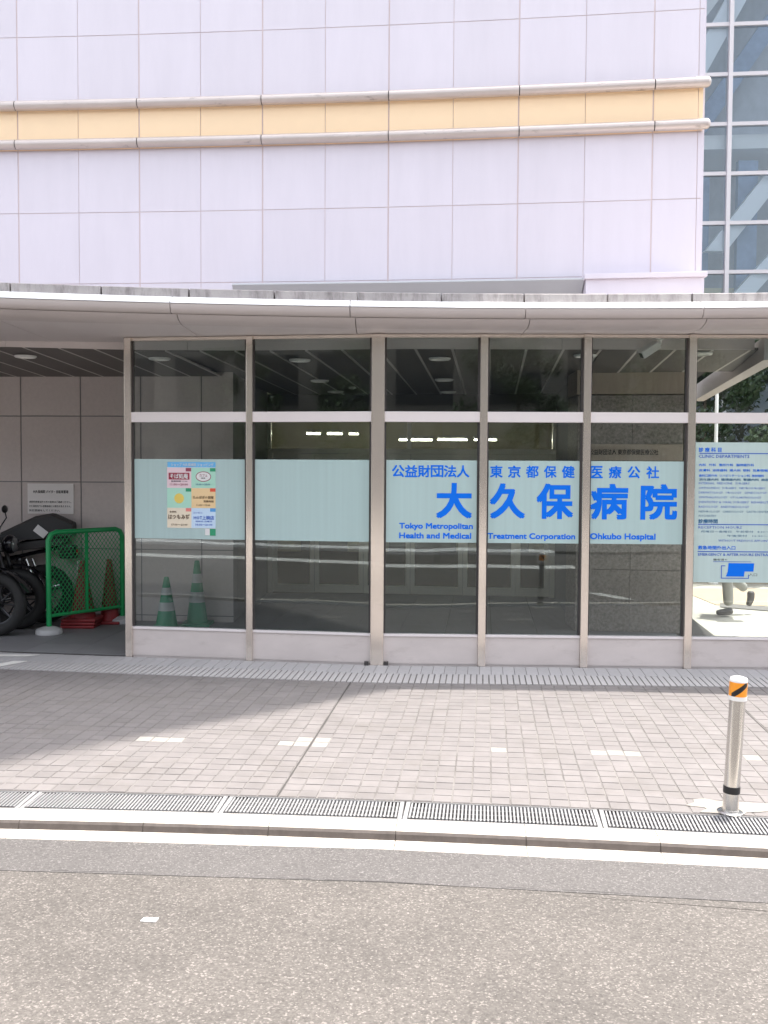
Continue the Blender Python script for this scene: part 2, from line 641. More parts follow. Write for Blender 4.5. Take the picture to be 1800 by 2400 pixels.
def plan_strip(x0, x1, f, g, n):
    xs = [x0 + (x1 - x0) * k / n for k in range(n + 1)]
    return [(x, f(x)) for x in xs] + [(x, g(x)) for x in reversed(xs)]


# ------------------------------------------------------------------ ground
g = MB().box(-120, 120, -90, 140, -0.30, -0.06)
tag(g.build('ground', 'asphalt fine'), 'flat asphalt ground stretching away under the whole street', kind='structure')
road = MB().prism(plan_strip(-40, 40, lambda x: -3.0, lambda x: kerbY(x) - 0.60, 40), -0.058, -0.035)
tag(road.build('road', 'asphalt coarse'), 'coarse speckled asphalt road surface in the foreground', kind='structure')
strip = MB().prism(plan_strip(-40, 40, lambda x: kerbY(x) - 0.612, lambda x: kerbY(x) - 0.276, 40), -0.0365, -0.0328)
tag(strip.build('road_edge', 'asphalt fine'), 'smooth grey asphalt band between the coarse road and the kerb', kind='structure')

sm = MB()
xq = -2.4
while xq < 2.4:
    ln = random.uniform(0.05, 0.28)
    if random.random() < 0.6:
        n = 5
        a_ = [(xq + ln * k / n, kerbY(xq + ln * k / n) - 0.612 + random.uniform(-.003, .003)) for k in range(n + 1)]
        b_ = [(p_[0], p_[1] + random.uniform(0.001, 0.0055)) for p_ in a_]
        sm.prism(a_ + b_[::-1], -0.0345, -0.0322)
    xq += ln
tag(sm.build('asphalt_seam', 'dark joint'), 'broken dark seam where the smooth asphalt meets the coarse asphalt', kind='stuff')
# kerb: L-shaped concrete stones 0.6 m long
kerb = empty('kerb', (0, 4.3, 0), 'pale concrete kerb with a low step and gutter along the road', kind='structure', site=True)
joints = [-1.646 + 0.572 * k for k in range(-12, 16)]
prof = [(0.0, -0.15), (0.0, 0.0), (-0.092, 0.0), (-0.108, -0.003), (-0.122, -0.009), (-0.131, -0.020), (-0.137, -0.046), (-0.275, -0.039), (-0.275, -0.15)]
for a, b in zip(joints[:-1], joints[1:]):
    mb = MB()
    ends = []
    for x in (a + 0.0014, (a + b) / 2, b - 0.0014):
        i = len(mb.v)
        mb.v += [(x + 0.08 * dy, kerbY(x) + dy, z) for dy, z in prof]
        ends.append(i)
    n = len(prof)
    for i, i2 in zip(ends[:-1], ends[1:]):
        for k in range(n):
            k2 = (k + 1) % n
            mb.f.append((i + k, i + k2, i2 + k2, i2 + k))
    mb.f.append(tuple(ends[0] + k for k in range(n)))
    mb.f.append(tuple(ends[-1] + k for k in reversed(range(n))))
    ks = mb.build('kerb_stone', 'kerb', kerb)
    ks.data.materials.append(M('kerb grime'))
    for p in ks.data.polygons:                   # grime caught on the little step
        yy = p.center.y - kerbY(p.center.x)
        if -0.137 < yy < -0.118 and p.center.z > -0.05:
            p.material_index = 1

# pavement: bed, pavers, drain channel
GR = 0.255                                      # grating width behind the kerb
pav = empty('pavement', (0, 6, 0), 'pinkish grey paved pavement between the kerb and the glass screen', kind='structure', site=True)
bandF = lambda x: glassY(x) - 0.69
bed = MB().prism(plan_strip(-9, 9, lambda x: kerbY(x) + GR + 0.004, lambda x: glassY(x) - 0.02, 60), -0.058, -0.0028)
bed.build('mortar_bed', 'mortar', pav)
chan = MB().prism(plan_strip(-9, 9, lambda x: kerbY(x) + 0.004, lambda x: kerbY(x) + GR, 40), -0.058, -0.045)
chan.build('drain_channel', 'dark joint', pav)

TW = 0.0945
NROW = 27


def rowY(x, r):
    a, b = kerbY(x) + GR + 0.006, bandF(x) - 0.006
    return a + (b - a) * r / NROW


def colX(c, y):                                 # columns lean the way the building axis does
    gap = (0.012 if c >= 0 else 0) + (0.012 if c >= 29 else 0)
    return -0.345 + c * TW + gap + 0.105 * (y - 6.4)


variants = []
for k in range(6):
    me = bpy.data.meshes.new('paver')
    e = 0.03
    v = [(-.5, -.5, -1), (.5, -.5, -1), (.5, .5, -1), (-.5, .5, -1), (-.5, -.5, -.25), (.5, -.5, -.25), (.5, .5, -.25), (-.5, .5, -.25),
         (-.5 + e, -.5 + e, 0), (.5 - e, -.5 + e, 0), (.5 - e, .5 - e, 0), (-.5 + e, .5 - e, 0)]
    f = [(0, 1, 5, 4), (1, 2, 6, 5), (2, 3, 7, 6), (3, 0, 4, 7), (4, 5, 9, 8), (5, 6, 10, 9), (6, 7, 11, 10), (7, 4, 8, 11), (8, 9, 10, 11)]
    me.from_pydata(v, [], f)
    at = me.attributes.new('tone', 'FLOAT', 'POINT')
    at.data.foreach_set('value', [0.935 + 0.014 * k] * len(v))
    me.materials.append(M('paver'))
    variants.append(me)
wme = variants[0].copy()
wme.materials.clear()
wme.materials.append(M('paver white'))
# the pale marker tiles near the middle course
white = [(-1.425, 5.72), (-1.335, 5.72), (-1.24, 5.72), (-0.60, 5.69), (-0.51, 5.69), (-0.41, 5.765), (-0.31, 5.765), (-0.33, 5.68), (0.66, 5.57), (1.20, 5.49), (1.295, 5.49), (1.385, 5.49), (2.08, 5.39)]
cells = []
for r in range(NROW):
    for c in range(-80, 70):
        y0 = rowY(-0.345 + c * TW, r + 0.5)
        x = colX(c + 0.5, y0)
        y = rowY(x, r + 0.5)
        cells.append((r, c, x, y))
wcells = set()
for wx, wy in white:
    best = min(cells, key=lambda q: (q[2] - wx) ** 2 + (q[3] - wy) ** 2)
    wcells.add(best[:2])
inview = lambda x, y: abs(x) < 0.40 * y + 0.02
near = sorted([q for q in cells if inview(q[2], q[3])], key=lambda q: (q[1:2] and (q[2] ** 2 + q[3] ** 2)))
vis = [q for q in near if q[:2] in wcells] + [q for q in near if q[:2] not in wcells]
single = set(q[:2] for q in vis[:298])
rest = MB()
tones = []
for r, c, x, y in cells:
    h = rowY(x, r + 1) - rowY(x, r)
    gy = 0.009 if r == 11 else 0.0034
    sl = (rowY(x + 0.05, r + 0.5) - rowY(x - 0.05, r + 0.5)) / 0.1
    z = random.uniform(-0.0012, 0.0012)
    if (r, c) in single:
        o = bpy.data.objects.new('paver', wme if (r, c) in wcells else random.choice(variants))
        C.objects.link(o)
        hook(o, pav)
        o.location = (x, y + (0.003 if r == 11 else 0), z)
        o.scale = (TW - 0.0044, h - gy, 0.03)
        o.rotation_euler = (random.uniform(-.004, .004), random.uniform(-.004, .004), math.atan(sl))
        if (r, c) in wcells:
            o['label'] = 'pale cream paver set among the grey ones'
    else:
        if not (-5.2 < x < 5.2):
            continue
        i = len(rest.v)
        hx, hy = (TW - 0.0044) / 2, (h - gy) / 2
        t = random.uniform(0.925, 1.01)
        for zz, q in ((-0.03, 0), (-0.006, 0), (0, 0.0028)):
            for sx, sy in ((-1, -1), (1, -1), (1, 1), (-1, 1)):
                dx, dy = sx * (hx - q), sy * (hy - q)
                rest.v.append((x + dx + 0.105 * dy, y + dy + sl * dx, zz + z))
                tones.append(t)
        for a in (0, 4):
            for k in range(4):
                k2 = (k + 1) % 4
                rest.f.append((i + a + k, i + a + k2, i + a + 4 + k2, i + a + 4 + k))
        rest.f.append((i + 8, i + 9, i + 10, i + 11))
ro = rest.build('paver_field', 'paver', pav, fix=False)
ro.data.attributes.new('tone', 'FLOAT', 'POINT').data.foreach_set('value', tones)
ro['kind'] = 'stuff'
# dark expansion joints across the paving
for c in (0, 29):
    mb = MB()
    ys = [rowY(colX(c, 6), r) for r in range(0, NROW + 1, 3)]
    a = [(colX(c, y) - 0.012 + 0.0005, y) for y in ys]
    b = [(colX(c, y) - 0.0025, y) for y in ys]
    mb.prism(a + b[::-1], -0.02, -0.0015)
    mb.build('expansion_joint', 'dark joint', pav)

# stone border with a slotted front row along the glass screen
bor = empty('pavement_border', (0, 7.6, 0), 'grey stone border with a slotted drain edge at the foot of the glass screen', kind='structure', site=True)


def border_box(x0, x1, d0, d1, z0, z1, lean=0.1):
    mb = MB()
    P = []
    for x, d in ((x0, d0), (x1, d0), (x1, d1), (x0, d1)):
        xx = x - lean * d
        P.append((xx, glassY(x) - d))
    mb.prism(P, z0, z1)
    return mb


x = -4.3
while x < 3.9:
    border_box(x + 0.002, x + 0.0905, 0.345, 0.035, -0.03, 0.001 + random.uniform(-.0008, .0008)).build('border_stone', 'border stone', bor)
    x += 0.0925
x = -4.3
while x < 3.9:
    border_box(x + 0.004, x + 0.0405, 0.68, 0.355, -0.03, 0.003).build('slot_stone', 'border slot', bor)
    x += 0.0465
border_box(-4.4, -0.032, 0.69, 0.02, -0.05, -0.012).build('border_bed', 'dark joint', bor)
border_box(-0.028, 4.0, 0.69, 0.02, -0.05, -0.012).build('border_bed', 'dark joint', bor)

# ------------------------------------------------------------------ drain gratings
gx = [-2.66, -1.712, -0.766, 0.09, 0.992, 1.93, 2.88]
glabels = ['steel drain grating at the far left edge of the row',
           'steel drain grating left of the paving joint, below the parked bikes side',
           'steel drain grating where the dark paving joint meets the drain',
           'steel drain grating below the middle of the pavement, right of centre',
           'steel drain grating at the foot of the striped bollard',
           'steel drain grating right of the bollard at the picture edge']
bar_me = None
for k in range(6):
    x0, x1 = gx[k] + 0.002, gx[k + 1] - 0.002
    xm = (x0 + x1) / 2
    sl = (kerbY(x1) - kerbY(x0)) / (x1 - x0)
    ang = math.atan(sl)
    Lg = (x1 - x0) / math.cos(ang)
    cy = (kerbY(x0) + kerbY(x1)) / 2 + 0.008
    gr = empty('drain_grating', (xm, cy, 0), glabels[k], 'drain grating', 'steel drain gratings along the kerb', rz=ang)
    Wg = GR - 0.016
    fr = MB()
    fr.box(-Lg / 2, Lg / 2, 0, 0.006, -0.034, -0.001)
    fr.box(-Lg / 2, Lg / 2, Wg - 0.006, Wg, -0.034, -0.001)
    fr.box(-Lg / 2, -Lg / 2 + 0.02, 0.0065, Wg - 0.0065, -0.034, -0.002)
    fr.box(Lg / 2 - 0.02, Lg / 2, 0.0065, Wg - 0.0065, -0.034, -0.002)
    for q in (0.25, 0.5, 0.75):
        fr.box(-Lg / 2 + 0.021, Lg / 2 - 0.021, Wg * q - 0.003, Wg * q + 0.003, -0.03, -0.0085)
    fr.build('frame', 'galvanised', gr)
    for e in (-1, 1):
        tb = MB()
        xa, xb = sorted((e * (Lg / 2 - 0.022), e * (Lg / 2 - 0.092)))
        tb.box(xa, xb, 0.012, 0.017, -0.02, 0.0012)
        tb.box(xa, xb, Wg - 0.017, Wg - 0.012, -0.02, 0.0012)
        tb.build('end_clip', 'gasket', gr)
    nb = int(round((Lg - 0.05) / 0.0172))
    if bar_me is None:
        b0 = MB().box(-0.0041, 0.0041, 0.0185, Wg - 0.0185, -0.03, 0.0)
        bo = b0.build('bar', 'galvanised', gr)
        bar_me = bo.data
        bo.location = (-Lg / 2 + 0.03, 0, 0)
        start = 1
    else:
        start = 0
    for j in range(start, nb):
        bo = bpy.data.objects.new('bar', bar_me)
        C.objects.link(bo)
        bo.parent = gr
        bo.location = (-Lg / 2 + 0.03 + (Lg - 0.06) * j / (nb - 1), 0, random.uniform(-.0006, .0006))

# ------------------------------------------------------------------ porch floor, walkway on the right, markings
pf = empty('porch_floor', (0, 9.5, 0), 'dark grey paved floor of the covered porch behind the glass', kind='structure', site=True)
MB().prism([(-9, glassY(-9) + 0.03), (-0.03, 8.01), (3.05, 7.93), (3.6, 12.6), (-9, 14.5)], -0.058, -0.008).build('floor_bed', 'dark joint', pf)
for i in range(-16, 8):
    for j in range(0, 9):
        x0 = i * 0.45 + 0.1 * (j * 0.5)
        y0 = 8.06 + j * 0.5 - 0.1 * x0
        if x0 > 2.75 or x0 < -6.5:
            continue
        lift = 0.40 if y0 < glassY(x0) + 0.05 or y0 < glassY(x0 + .45) + 0.05 else 0
        if lift and y0 + 0.49 < glassY(x0) + 0.1:
            continue
        ya = max(y0, glassY(x0) + 0.06)
        yb = max(y0 - 0.045, glassY(x0 + 0.446) + 0.06)
        MB().prism([(x0, ya), (x0 + 0.446, yb), (x0 + 0.496, y0 + 0.45), (x0 + 0.05, y0 + 0.496)], -0.03, -0.001).build('floor_tile', 'porch floor', pf)
wk = empty('walkway', (5, 12, 0), 'sunlit pale walkway beyond the right end of the porch', kind='structure', site=True)
MB().prism([(3.08, 7.95), (12, 7.7), (12, 16), (3.9, 16)], -0.058, -0.012).build('pale_paving', 'walk pale', wk)
MB().prism([(4.0, 11.75), (12, 10.9), (12, 13.4), (4.0, 13.4)], -0.011, -0.006).build('orange_paving', 'walk orange', wk)
MB().prism([(3.98, 11.55), (7.0, 9.55), (7.2, 9.85), (4.1, 11.9)], -0.005, -0.002).build('grey_band', 'walk grey', wk)
mk = empty('bay_marking', (-3.2, 8.1, 0), 'white painted parking lines on the porch floor at the left edge', kind='structure', site=True)
MB().prism([(-5.0, 8.24), (-3.03, 8.24), (-2.93, 8.31), (-5.0, 8.31)], 0.003, 0.006).build('line', 'road white', mk)
MB().prism([(-3.30, 7.62), (-3.20, 7.60), (-2.93, 8.02), (-3.04, 8.02)], 0.005, 0.008).build('line', 'road white', mk)

# ------------------------------------------------------------------ hospital building
hb = empty('hospital_building', (-1, 11, 0), 'white panelled hospital facade with a peach band between two rails', 'building', site=True)


def fpanel(x0, x1, z0, z1, front, thick, name, m, parent=hb, bevel=0.0):
    """A slab that follows the facade curve; front is metres towards the street."""
    mb = MB()
    n = 2 if x1 - x0 > 0.4 else 1
    xs = [x0 + (x1 - x0) * k / n for k in range(n + 1)]
    pl = [(x, facY(x) - front) for x in xs] + [(x, facY(x) - front + thick) for x in reversed(xs)]
    mb.prism(pl, z0, z1)
    return mb.build(name, m, parent, bevel=bevel)


J = [-3.817 + 0.6405 * k for k in range(-4, 12)]          # vertical joints, the last near the corner
XE = 3.005
cols = [(a, min(b, XE)) for a, b in zip(J[:-1], J[1:]) if a < XE - 0.1]
ZR = [3.30, 3.507, 4.235, 4.875]


def gaps(k):
    strong_l, strong_r = (k % 2 == 0), (k % 2 == 1)
    return (0.0072 if strong_l else 0.0032), (0.0072 if strong_r else 0.0032)


for k, (a, b) in enumerate(cols):
    ga, gb = gaps(k)
    for za, zb in zip(ZR[:-1], ZR[1:]):
        fpanel(a + ga, b - gb, za + 0.004, zb - 0.004, 0.0, 0.03, 'wall_panel', 'facade white')
    fpanel(a + ga, b - gb, 4.88, 5.36, 0.004, 0.03, 'band_panel', 'peach')
    for za, zb in ((5.37, 6.03), (6.03, 6.77)):
        fpanel(a + ga, b - gb, za + 0.004, zb - 0.004, 0.0, 0.03, 'wall_panel', 'facade white')
# corner strips
for za, zb, m_, nm in ((3.30, 3.507, 'facade white', 'wall_panel'), (3.507, 4.235, 'facade white', 'wall_panel'), (4.235, 4.875, 'facade white', 'wall_panel'),
                       (4.88, 5.36, 'peach', 'band_panel'), (5.37, 6.03, 'facade white', 'wall_panel'), (6.03, 6.77, 'facade white', 'wall_panel')):
    fpanel(XE + 0.004, XE + 0.045, za + 0.005, zb - 0.005, 0.0, 0.035, nm, m_)
# the rest of the wall above the picture, and the building mass behind
up = MB()
for k, (a, b) in enumerate(cols):
    up.prism([(a + 0.005, facY(a)), (b - 0.005, facY(b)), (b - 0.005, facY(b) + 0.03), (a + 0.005, facY(a) + 0.03)], 6.78, 46)
up.build('upper_wall', 'facade white', hb)
xs = [-40, -20, -6, -5, -4, -3, -2, -1, 0, 1, 2, XE + 0.04]
mass = [(x, facY(x) + 0.0065) for x in xs] + [(4.0, 20.0), (-40, 26.0)]
MB().prism(mass, 2.66, 46).build('structure_core', 'joint', hb)
MB().prism([(-40, facY(-40) - 0.01), (-6.5, facY(-6.5) - 0.01), (-6.5, facY(-6.5) + 0.01), (-40, facY(-40) + 0.01)], 2.9, 46).build('far_wall', 'facade white', hb)
MB().prism([(XE + 0.045, facY(3.03) + 0.04), (XE + 0.075, facY(3.03) + 0.04), (4.04, 19.9), (4.01, 19.9)], 2.7, 46).build('side_wall', 'facade white', hb)


# round rails
def rail(x0, x1, zc, r, cap_right):
    mb = MB()
    n = 4
    pts = [(x, facY(x) - 0.05, zc) for x in [x0 + (x1 - x0) * k / n for k in range(n + 1)]]
    rs = [r] * (n + 1)
    if cap_right:
        x, y, z = pts[-1]
        pts += [(x + 0.02, y - 0.002, z), (x + 0.032, y - 0.003, z)]
        rs += [r * 0.86, r * 0.5]
    mb.tube(pts, rs, 16)
    return mb.build('rail', 'bar', hb, smooth=True)


for zc in (5.319, 4.925):
    for a, b in zip(J[::2], J[2::2] + [None]):
        rail(a + 0.005, (b - 0.005) if b else XE + 0.065, zc, 0.0505, b is None or b > XE)
for zc in (5.319, 4.925):
    for x_ in J[2::2]:
        if x_ < XE:
            MB().tube([(x_ - 0.0048, facY(x_) - 0.05, zc), (x_ + 0.0048, facY(x_) - 0.05, zc)], 0.047, 16).build('rail_sleeve', 'gasket', hb)
# ledge over the canopy and the white block at its right end
mb = MB()
for xa, xb in ((-1.545, 0.2), (0.2, 1.93)):
    i = len(mb.v)
    for x in (xa, xb):
        y = facY(x)
        mb.v += [(x, y + 0.01, 3.47), (x, y - 0.16, 3.465), (x, y - 0.165, 3.45), (x, y - 0.02, 3.32), (x, y + 0.01, 3.32)]
    for k in range(5):
        k2 = (k + 1) % 5
        mb.f.append((i + k, i + k2, i + 5 + k2, i + 5 + k))
    mb.f.append(tuple(range(i, i + 5)))
    mb.f.append(tuple(range(i + 9, i + 4, -1)))
mb.build('ledge', 'ledge', hb)
fpanel(1.94, 3.03, 3.28, 3.44, 0.20, 0.19, 'corner_block', 'facade white')
fpanel(1.92, 3.05, 3.442, 3.49, 0.235, 0.23, 'corner_coping', 'facade white', bevel=0.006)

# porch back wall (left of the entrance recess)
bj = [q for q in J if q < -1.7] + [-1.557]
bz = [-0.01, 0.06, 0.75, 1.45, 2.138, 2.60]
for a, b in zip(bj[:-1], bj[1:]):
    for za, zb in zip(bz[:-1], bz[1:]):
        fpanel(a + 0.007, b - 0.007, za + 0.006, zb - 0.006, 0.0, 0.03, 'wall_tile', 'wall tile')
MB().prism(plan_strip(-7, -1.56, lambda x: facY(x) + 0.012, lambda x: facY(x) + 0.25, 16), -0.02, 2.62).build('wall_core', 'recess grey', hb)
MB().prism([(-1.70, facY(-1.557) + 0.26), (-1.56, facY(-1.557) + 0.26), (-1.50, 12.64), (-1.64, 12.64)], -0.02, 2.62).build('recess_wall', 'recess grey', hb)
MB().prism([(1.99, 10.32), (2.9, 10.24), (2.95, 12.3), (2.15, 12.3)], -0.02, 2.62).build('recess_wall', 'recess grey', hb)
# granite pier with a tan head
pier = fpanel(1.914, 2.96, -0.02, 2.345, 0.0, 0.5, 'pier', 'granite')
for za, zb in ((0.0, 0.62), (0.62, 1.24), (1.24, 1.86), (1.86, 2.34)):
    fpanel(1.916, 2.436, za + 0.004, zb - 0.003, 0.02, 0.019, 'stone', 'granite', pier)
    fpanel(2.440, 2.958, za + 0.004, zb - 0.003, 0.02, 0.019, 'stone', 'granite', pier)
fpanel(1.90, 2.97, 2.352, 2.60, 0.035, 0.5, 'pier_head', 'lintel tan')
# sliding doors and lobby
DY = lambda x: 12.5 - 0.11 * x


def dbox(x0, x1, z0, z1, d0=0.0, d1=0.06):
    return MB().prism([(x0, DY(x0) + d0), (x1, DY(x1) + d0), (x1, DY(x1) + d1), (x0, DY(x0) + d1)], z0, z1)


mb = dbox(-1.56, 2.16, 2.30, 2.62, -0.03, 0.12)
mb.build('door_bulkhead', 'lobby dark', hb)
mb = dbox(-1.50, 2.14, 2.24, 2.297, -0.02, 0.08)
mb.v, mb.f = mb.v, mb.f
for xa, xb, za, zb in ((-1.50, 2.14, 1.80, 1.86), (-1.50, -1.44, 0, 1.797), (2.08, 2.14, 0, 1.797), (-1.50, -1.46, 1.863, 2.237), (2.10, 2.14, 1.863, 2.237), (0.29, 0.34, 1.863, 2.237)):
    q = dbox(xa, xb, za, zb, -0.02, 0.08)
    n0 = len(mb.v)
    mb.v += q.v
    mb.f += [tuple(i + n0 for i in f) for f in q.f]
mb.build('door_frame', 'door metal', hb)
for xa, xb in ((-1.455, 0.285), (0.345, 2.095)):
    dbox(xa, xb, 1.865, 2.235, 0.02, 0.03).build('transom_pane', 'door glass', hb)
for k, (xa, xb) in enumerate(((-1.435, -0.895), (-0.89, -0.265), (-0.26, 0.335), (0.34, 1.0), (1.005, 1.66), (1.665, 2.075))):
    w = 0.055
    d = MB()
    off = 0.01 if k % 2 else -0.005
    for a_, b_, za, zb in ((xa, xa + w, 0.01, 1.795), (xb - w, xb, 0.01, 1.795), (xa + w, xb - w, 0.01, 0.11), (xa + w, xb - w, 1.72, 1.795)):
        q = dbox(a_, b_, za, zb, off, off + 0.04)
        n0 = len(d.v)
        d.v += q.v
        d.f += [tuple(i + n0 for i in f) for f in q.f]
    do = d.build('sliding_door', 'door metal', hb)
    dbox(xa + w, xb - w, 0.11, 1.72, off + 0.015, off + 0.025).build('pane', 'door glass', do)
lob = MB()
lob.box(-2.4, 3.2, 19.0, 19.1, -0.02, 2.62)
lob.box(-2.5, -2.4, 12.9, 19.1, -0.02, 2.62)
lob.box(3.2, 3.3, 12.9, 19.1, -0.02, 2.62)
lob.box(-2.4, 3.2, 12.6, 19.0, 2.55, 2.62)
lob.build('lobby_wall', 'lobby', hb)
MB().box(-2.4, 3.2, 12.62, 19.0, -0.05, 0.0).build('lobby_floor', 'lobby dark', hb)
for xa, ya, w_ in ((-1.6, 18.95, 0.9), (0.1, 18.95, 1.3), (2.0, 18.95, 0.8)):
    MB().box(xa, xa + w_, 18.9, 18.98, 0.0, 1.9).build('lobby_panel', 'recess grey', hb)
for xa, xb, y, z in ((-1.36, -1.10, 17.0, 2.21), (-1.0, -0.72, 17.0, 2.21), (-0.62, -0.44, 17.0, 2.21), (0.24, 0.82, 16.6, 2.10), (0.90, 1.42, 16.7, 2.11), (1.52, 1.92, 16.7, 2.11)):
    lf = MB().box(xa, xb, y, y + 0.12, z + 0.028, z + 0.07).build('tube_lamp', 'white paint', hb)
    MB().tube([(xa + 0.01, y + 0.06, z), (xb - 0.01, y + 0.06, z)], 0.014, 8).build('tube', 'tube light', lf)
    MB().box(xa + 0.1, xa + 0.11, y + 0.05, y + 0.06, z + 0.071, 2.549).build('hanger', 'white paint', lf)

# ------------------------------------------------------------------ canopy
ca = empty('canopy', (0, 8, 2.7), 'long flat canopy with a bright white lip and grey curved fascia over the porch', 'canopy', site=True)
cj = [-0.265 + 1.33 * k for k in range(-5, 6)]


def sweep(x0, x1, prof_, f, name, m, parent, n=6, smooth=False):
    mb = MB()
    rings = []
    for k in range(n + 1):
        x = x0 + (x1 - x0) * k / n
        i = len(mb.v)
        mb.v += [(x, f(x) + d, z) for d, z in prof_]
        rings.append(i)
    q = len(prof_)
    for i, i2 in zip(rings[:-1], rings[1:]):
        for k in range(q):
            k2 = (k + 1) % q
            mb.f.append((i + k, i + k2, i2 + k2, i2 + k))
    mb.f.append(tuple(rings[0] + k for k in range(q)))
    mb.f.append(tuple(rings[-1] + k for k in reversed(range(q))))
    return mb.build(name, m, parent, smooth=smooth)


lip = [(0.0, 2.824), (0.004, 2.834), (0.10, 2.884), (0.195, 2.886), (0.195, 2.82)]
tier2 = [(0.006, 2.820), (0.012, 2.790), (0.04, 2.758), (0.07, 2.752), (0.20, 2.752), (0.20, 2.820)]
tier1 = [(0.06, 2.749), (0.10, 2.722), (0.17, 2.702), (0.245, 2.695), (0.245, 2.749)]
for a, b in zip(cj[:-1], cj[1:]):
    sweep(a + 0.004, b - 0.004, lip, lipY, 'lip', 'canopy white', ca)
    sweep(a + 0.003, b - 0.003, tier2, lipY, 'upper_fascia', 'canopy grey', ca, smooth=True)
    sweep(a + 0.043, b + 0.037, tier1, lipY, 'lower_fascia', 'canopy grey', ca, smooth=True)
uj = [-2.78 + 0.643 * k for k in range(-5, 13)]
for a, b in zip(uj[:-1], uj[1:]):
    sweep(a + 0.007, b - 0.007, [(0.20, 2.884), (0.20, 2.962), (0.212, 2.968), (0.42, 2.968), (0.42, 2.884)], lipY, 'upstand', 'old concrete', ca, n=2)
EX = lambda y: 3.03 + (y - 7.8) * 0.194                        # right-hand edge of the porch roof
# roof slab
xs = [-6.9 + k * 0.55 for k in range(18)]
roof = [(x, lipY(x) + 0.21) for x in xs if x < 3.0] + [(2.98, lipY(2.98) + 0.21), (2.98, 8.0), (EX(9.62), 9.62), (2.98, facY(2.98) - 0.005)] + [(x, facY(x) - 0.005) for x in reversed(xs) if x < 2.9]
MB().prism(roof, 2.758, 2.86).build('roof_slab', 'canopy grey', ca)
strip_ = [(x, lipY(x) + 0.21) for x in (2.985, 4, 5, 6)] + [(6, 8.25), (2.985, 8.25)]
MB().prism(strip_, 2.758, 2.86).build('roof_slab', 'canopy grey', ca)
# outer soffit panels up to the plate behind the glass
plateY = lambda x: (glassY(x) + 0.33) if x > -2.2 else glassY(-2.2) + 0.33 + 0.02 * (x + 2.2)
for a, b in zip(cj[:-1], cj[1:]):
    n = 4
    xx = [a + 0.042 + (b - a - 0.006) * k / n for k in range(n + 1)]
    xx = [min(x_, 6) for x_ in xx]
    pl = [(x_, lipY(x_) + 0.25) for x_ in xx] + [(x_, plateY(x_) - 0.002) for x_ in reversed(xx)]
    MB().prism(pl, 2.697, 2.745).build('soffit_panel', 'soffit', ca)
zfront = lambda x: 2.613 + max(0, min(1, (-1.1 - x) / 2.4)) * 0.04
n = 24
xx = [-6.5 + (3.08 + 6.5) * k / n for k in range(n + 1)]
for xa, xb in zip(xx[:-1:4], xx[4::4]):
    ks = [xa + (xb - xa) * k / 4 for k in range(5)]
    ks[0] += 0.002
    ks[-1] -= 0.002
    pl = [(x_, plateY(x_)) for x_ in ks] + [(x_, plateY(x_) + 0.02) for x_ in reversed(ks)]
    zs = [zfront(x_) for x_ in ks]
    MB().prism(pl, zs + zs[::-1], 2.75).build('edge_plate', 'soffit', ca)
# ceiling planks running back to the building
PW = 0.3105
zceil = lambda x, y: zfront(x) + (2.548 - zfront(x)) * max(0, min(1, (y - plateY(x)) / (10.0 - plateY(x))))
back = lambda x: facY(x) - 0.002 if x < -1.6 or x > 1.95 else DY(x) - 0.04
k = 0
x = -0.984 - PW * 17
while x < 3.6:
    a, b = x + 0.011, x + PW - 0.011

    def ray_x(x_, y_):
        return x_ + 0.105 * (y_ - 8.1)
    ya = plateY(x) + 0.022
    yb = back(ray_x(x + PW / 2, 10))
    if yb > 11 and x < 1.7:
        pass
    a2, b2 = a, b
    if a2 < EX(ya) - 0.05:
        lim = lambda xx_, yy_: min(xx_, EX(yy_) - 0.0)
        ymid = (ya + yb) / 2
        pts = [(a, ya), (lim(b, ya), ya), (lim(ray_x(b, yb), yb), yb), (lim(ray_x(a, yb), yb), yb)]
        zz = [zceil(*p) for p in pts]
        MB().prism(pts, zz, [q + 0.02 for q in zz]).build('ceiling_plank', 'plank', ca)
        pts = [(b + 0.0005, ya), (b + 0.0215, ya), (ray_x(b + 0.0215, yb), yb), (ray_x(b + 0.0005, yb), yb)]
        if pts[1][0] < EX(ya):
            zz = [zceil(*p) - 0.002 for p in pts]
            MB().prism(pts, zz, [q + 0.014 for q in zz]).build('plank_joint', 'plank joint', ca)
    x += PW
# slab above the planks so that no sky shows between them
MB().prism([(-6.9, 8.75), (-2, 8.62), (-0.03, 8.34), (3.05, 8.25), (3.75, 12.0), (3.5, 12.7), (-6.9, 12.9)], 2.69, 2.72).build('ceiling_core', 'gasket', ca)
# sloping edge beam on the right
MB().prism([(EX(7.98), 7.98), (EX(7.98) + 0.13, 7.97), (EX(12.7) + 0.13, 12.7), (EX(12.7), 12.7)], 2.50, 2.69).build('edge_beam', 'soffit', ca)

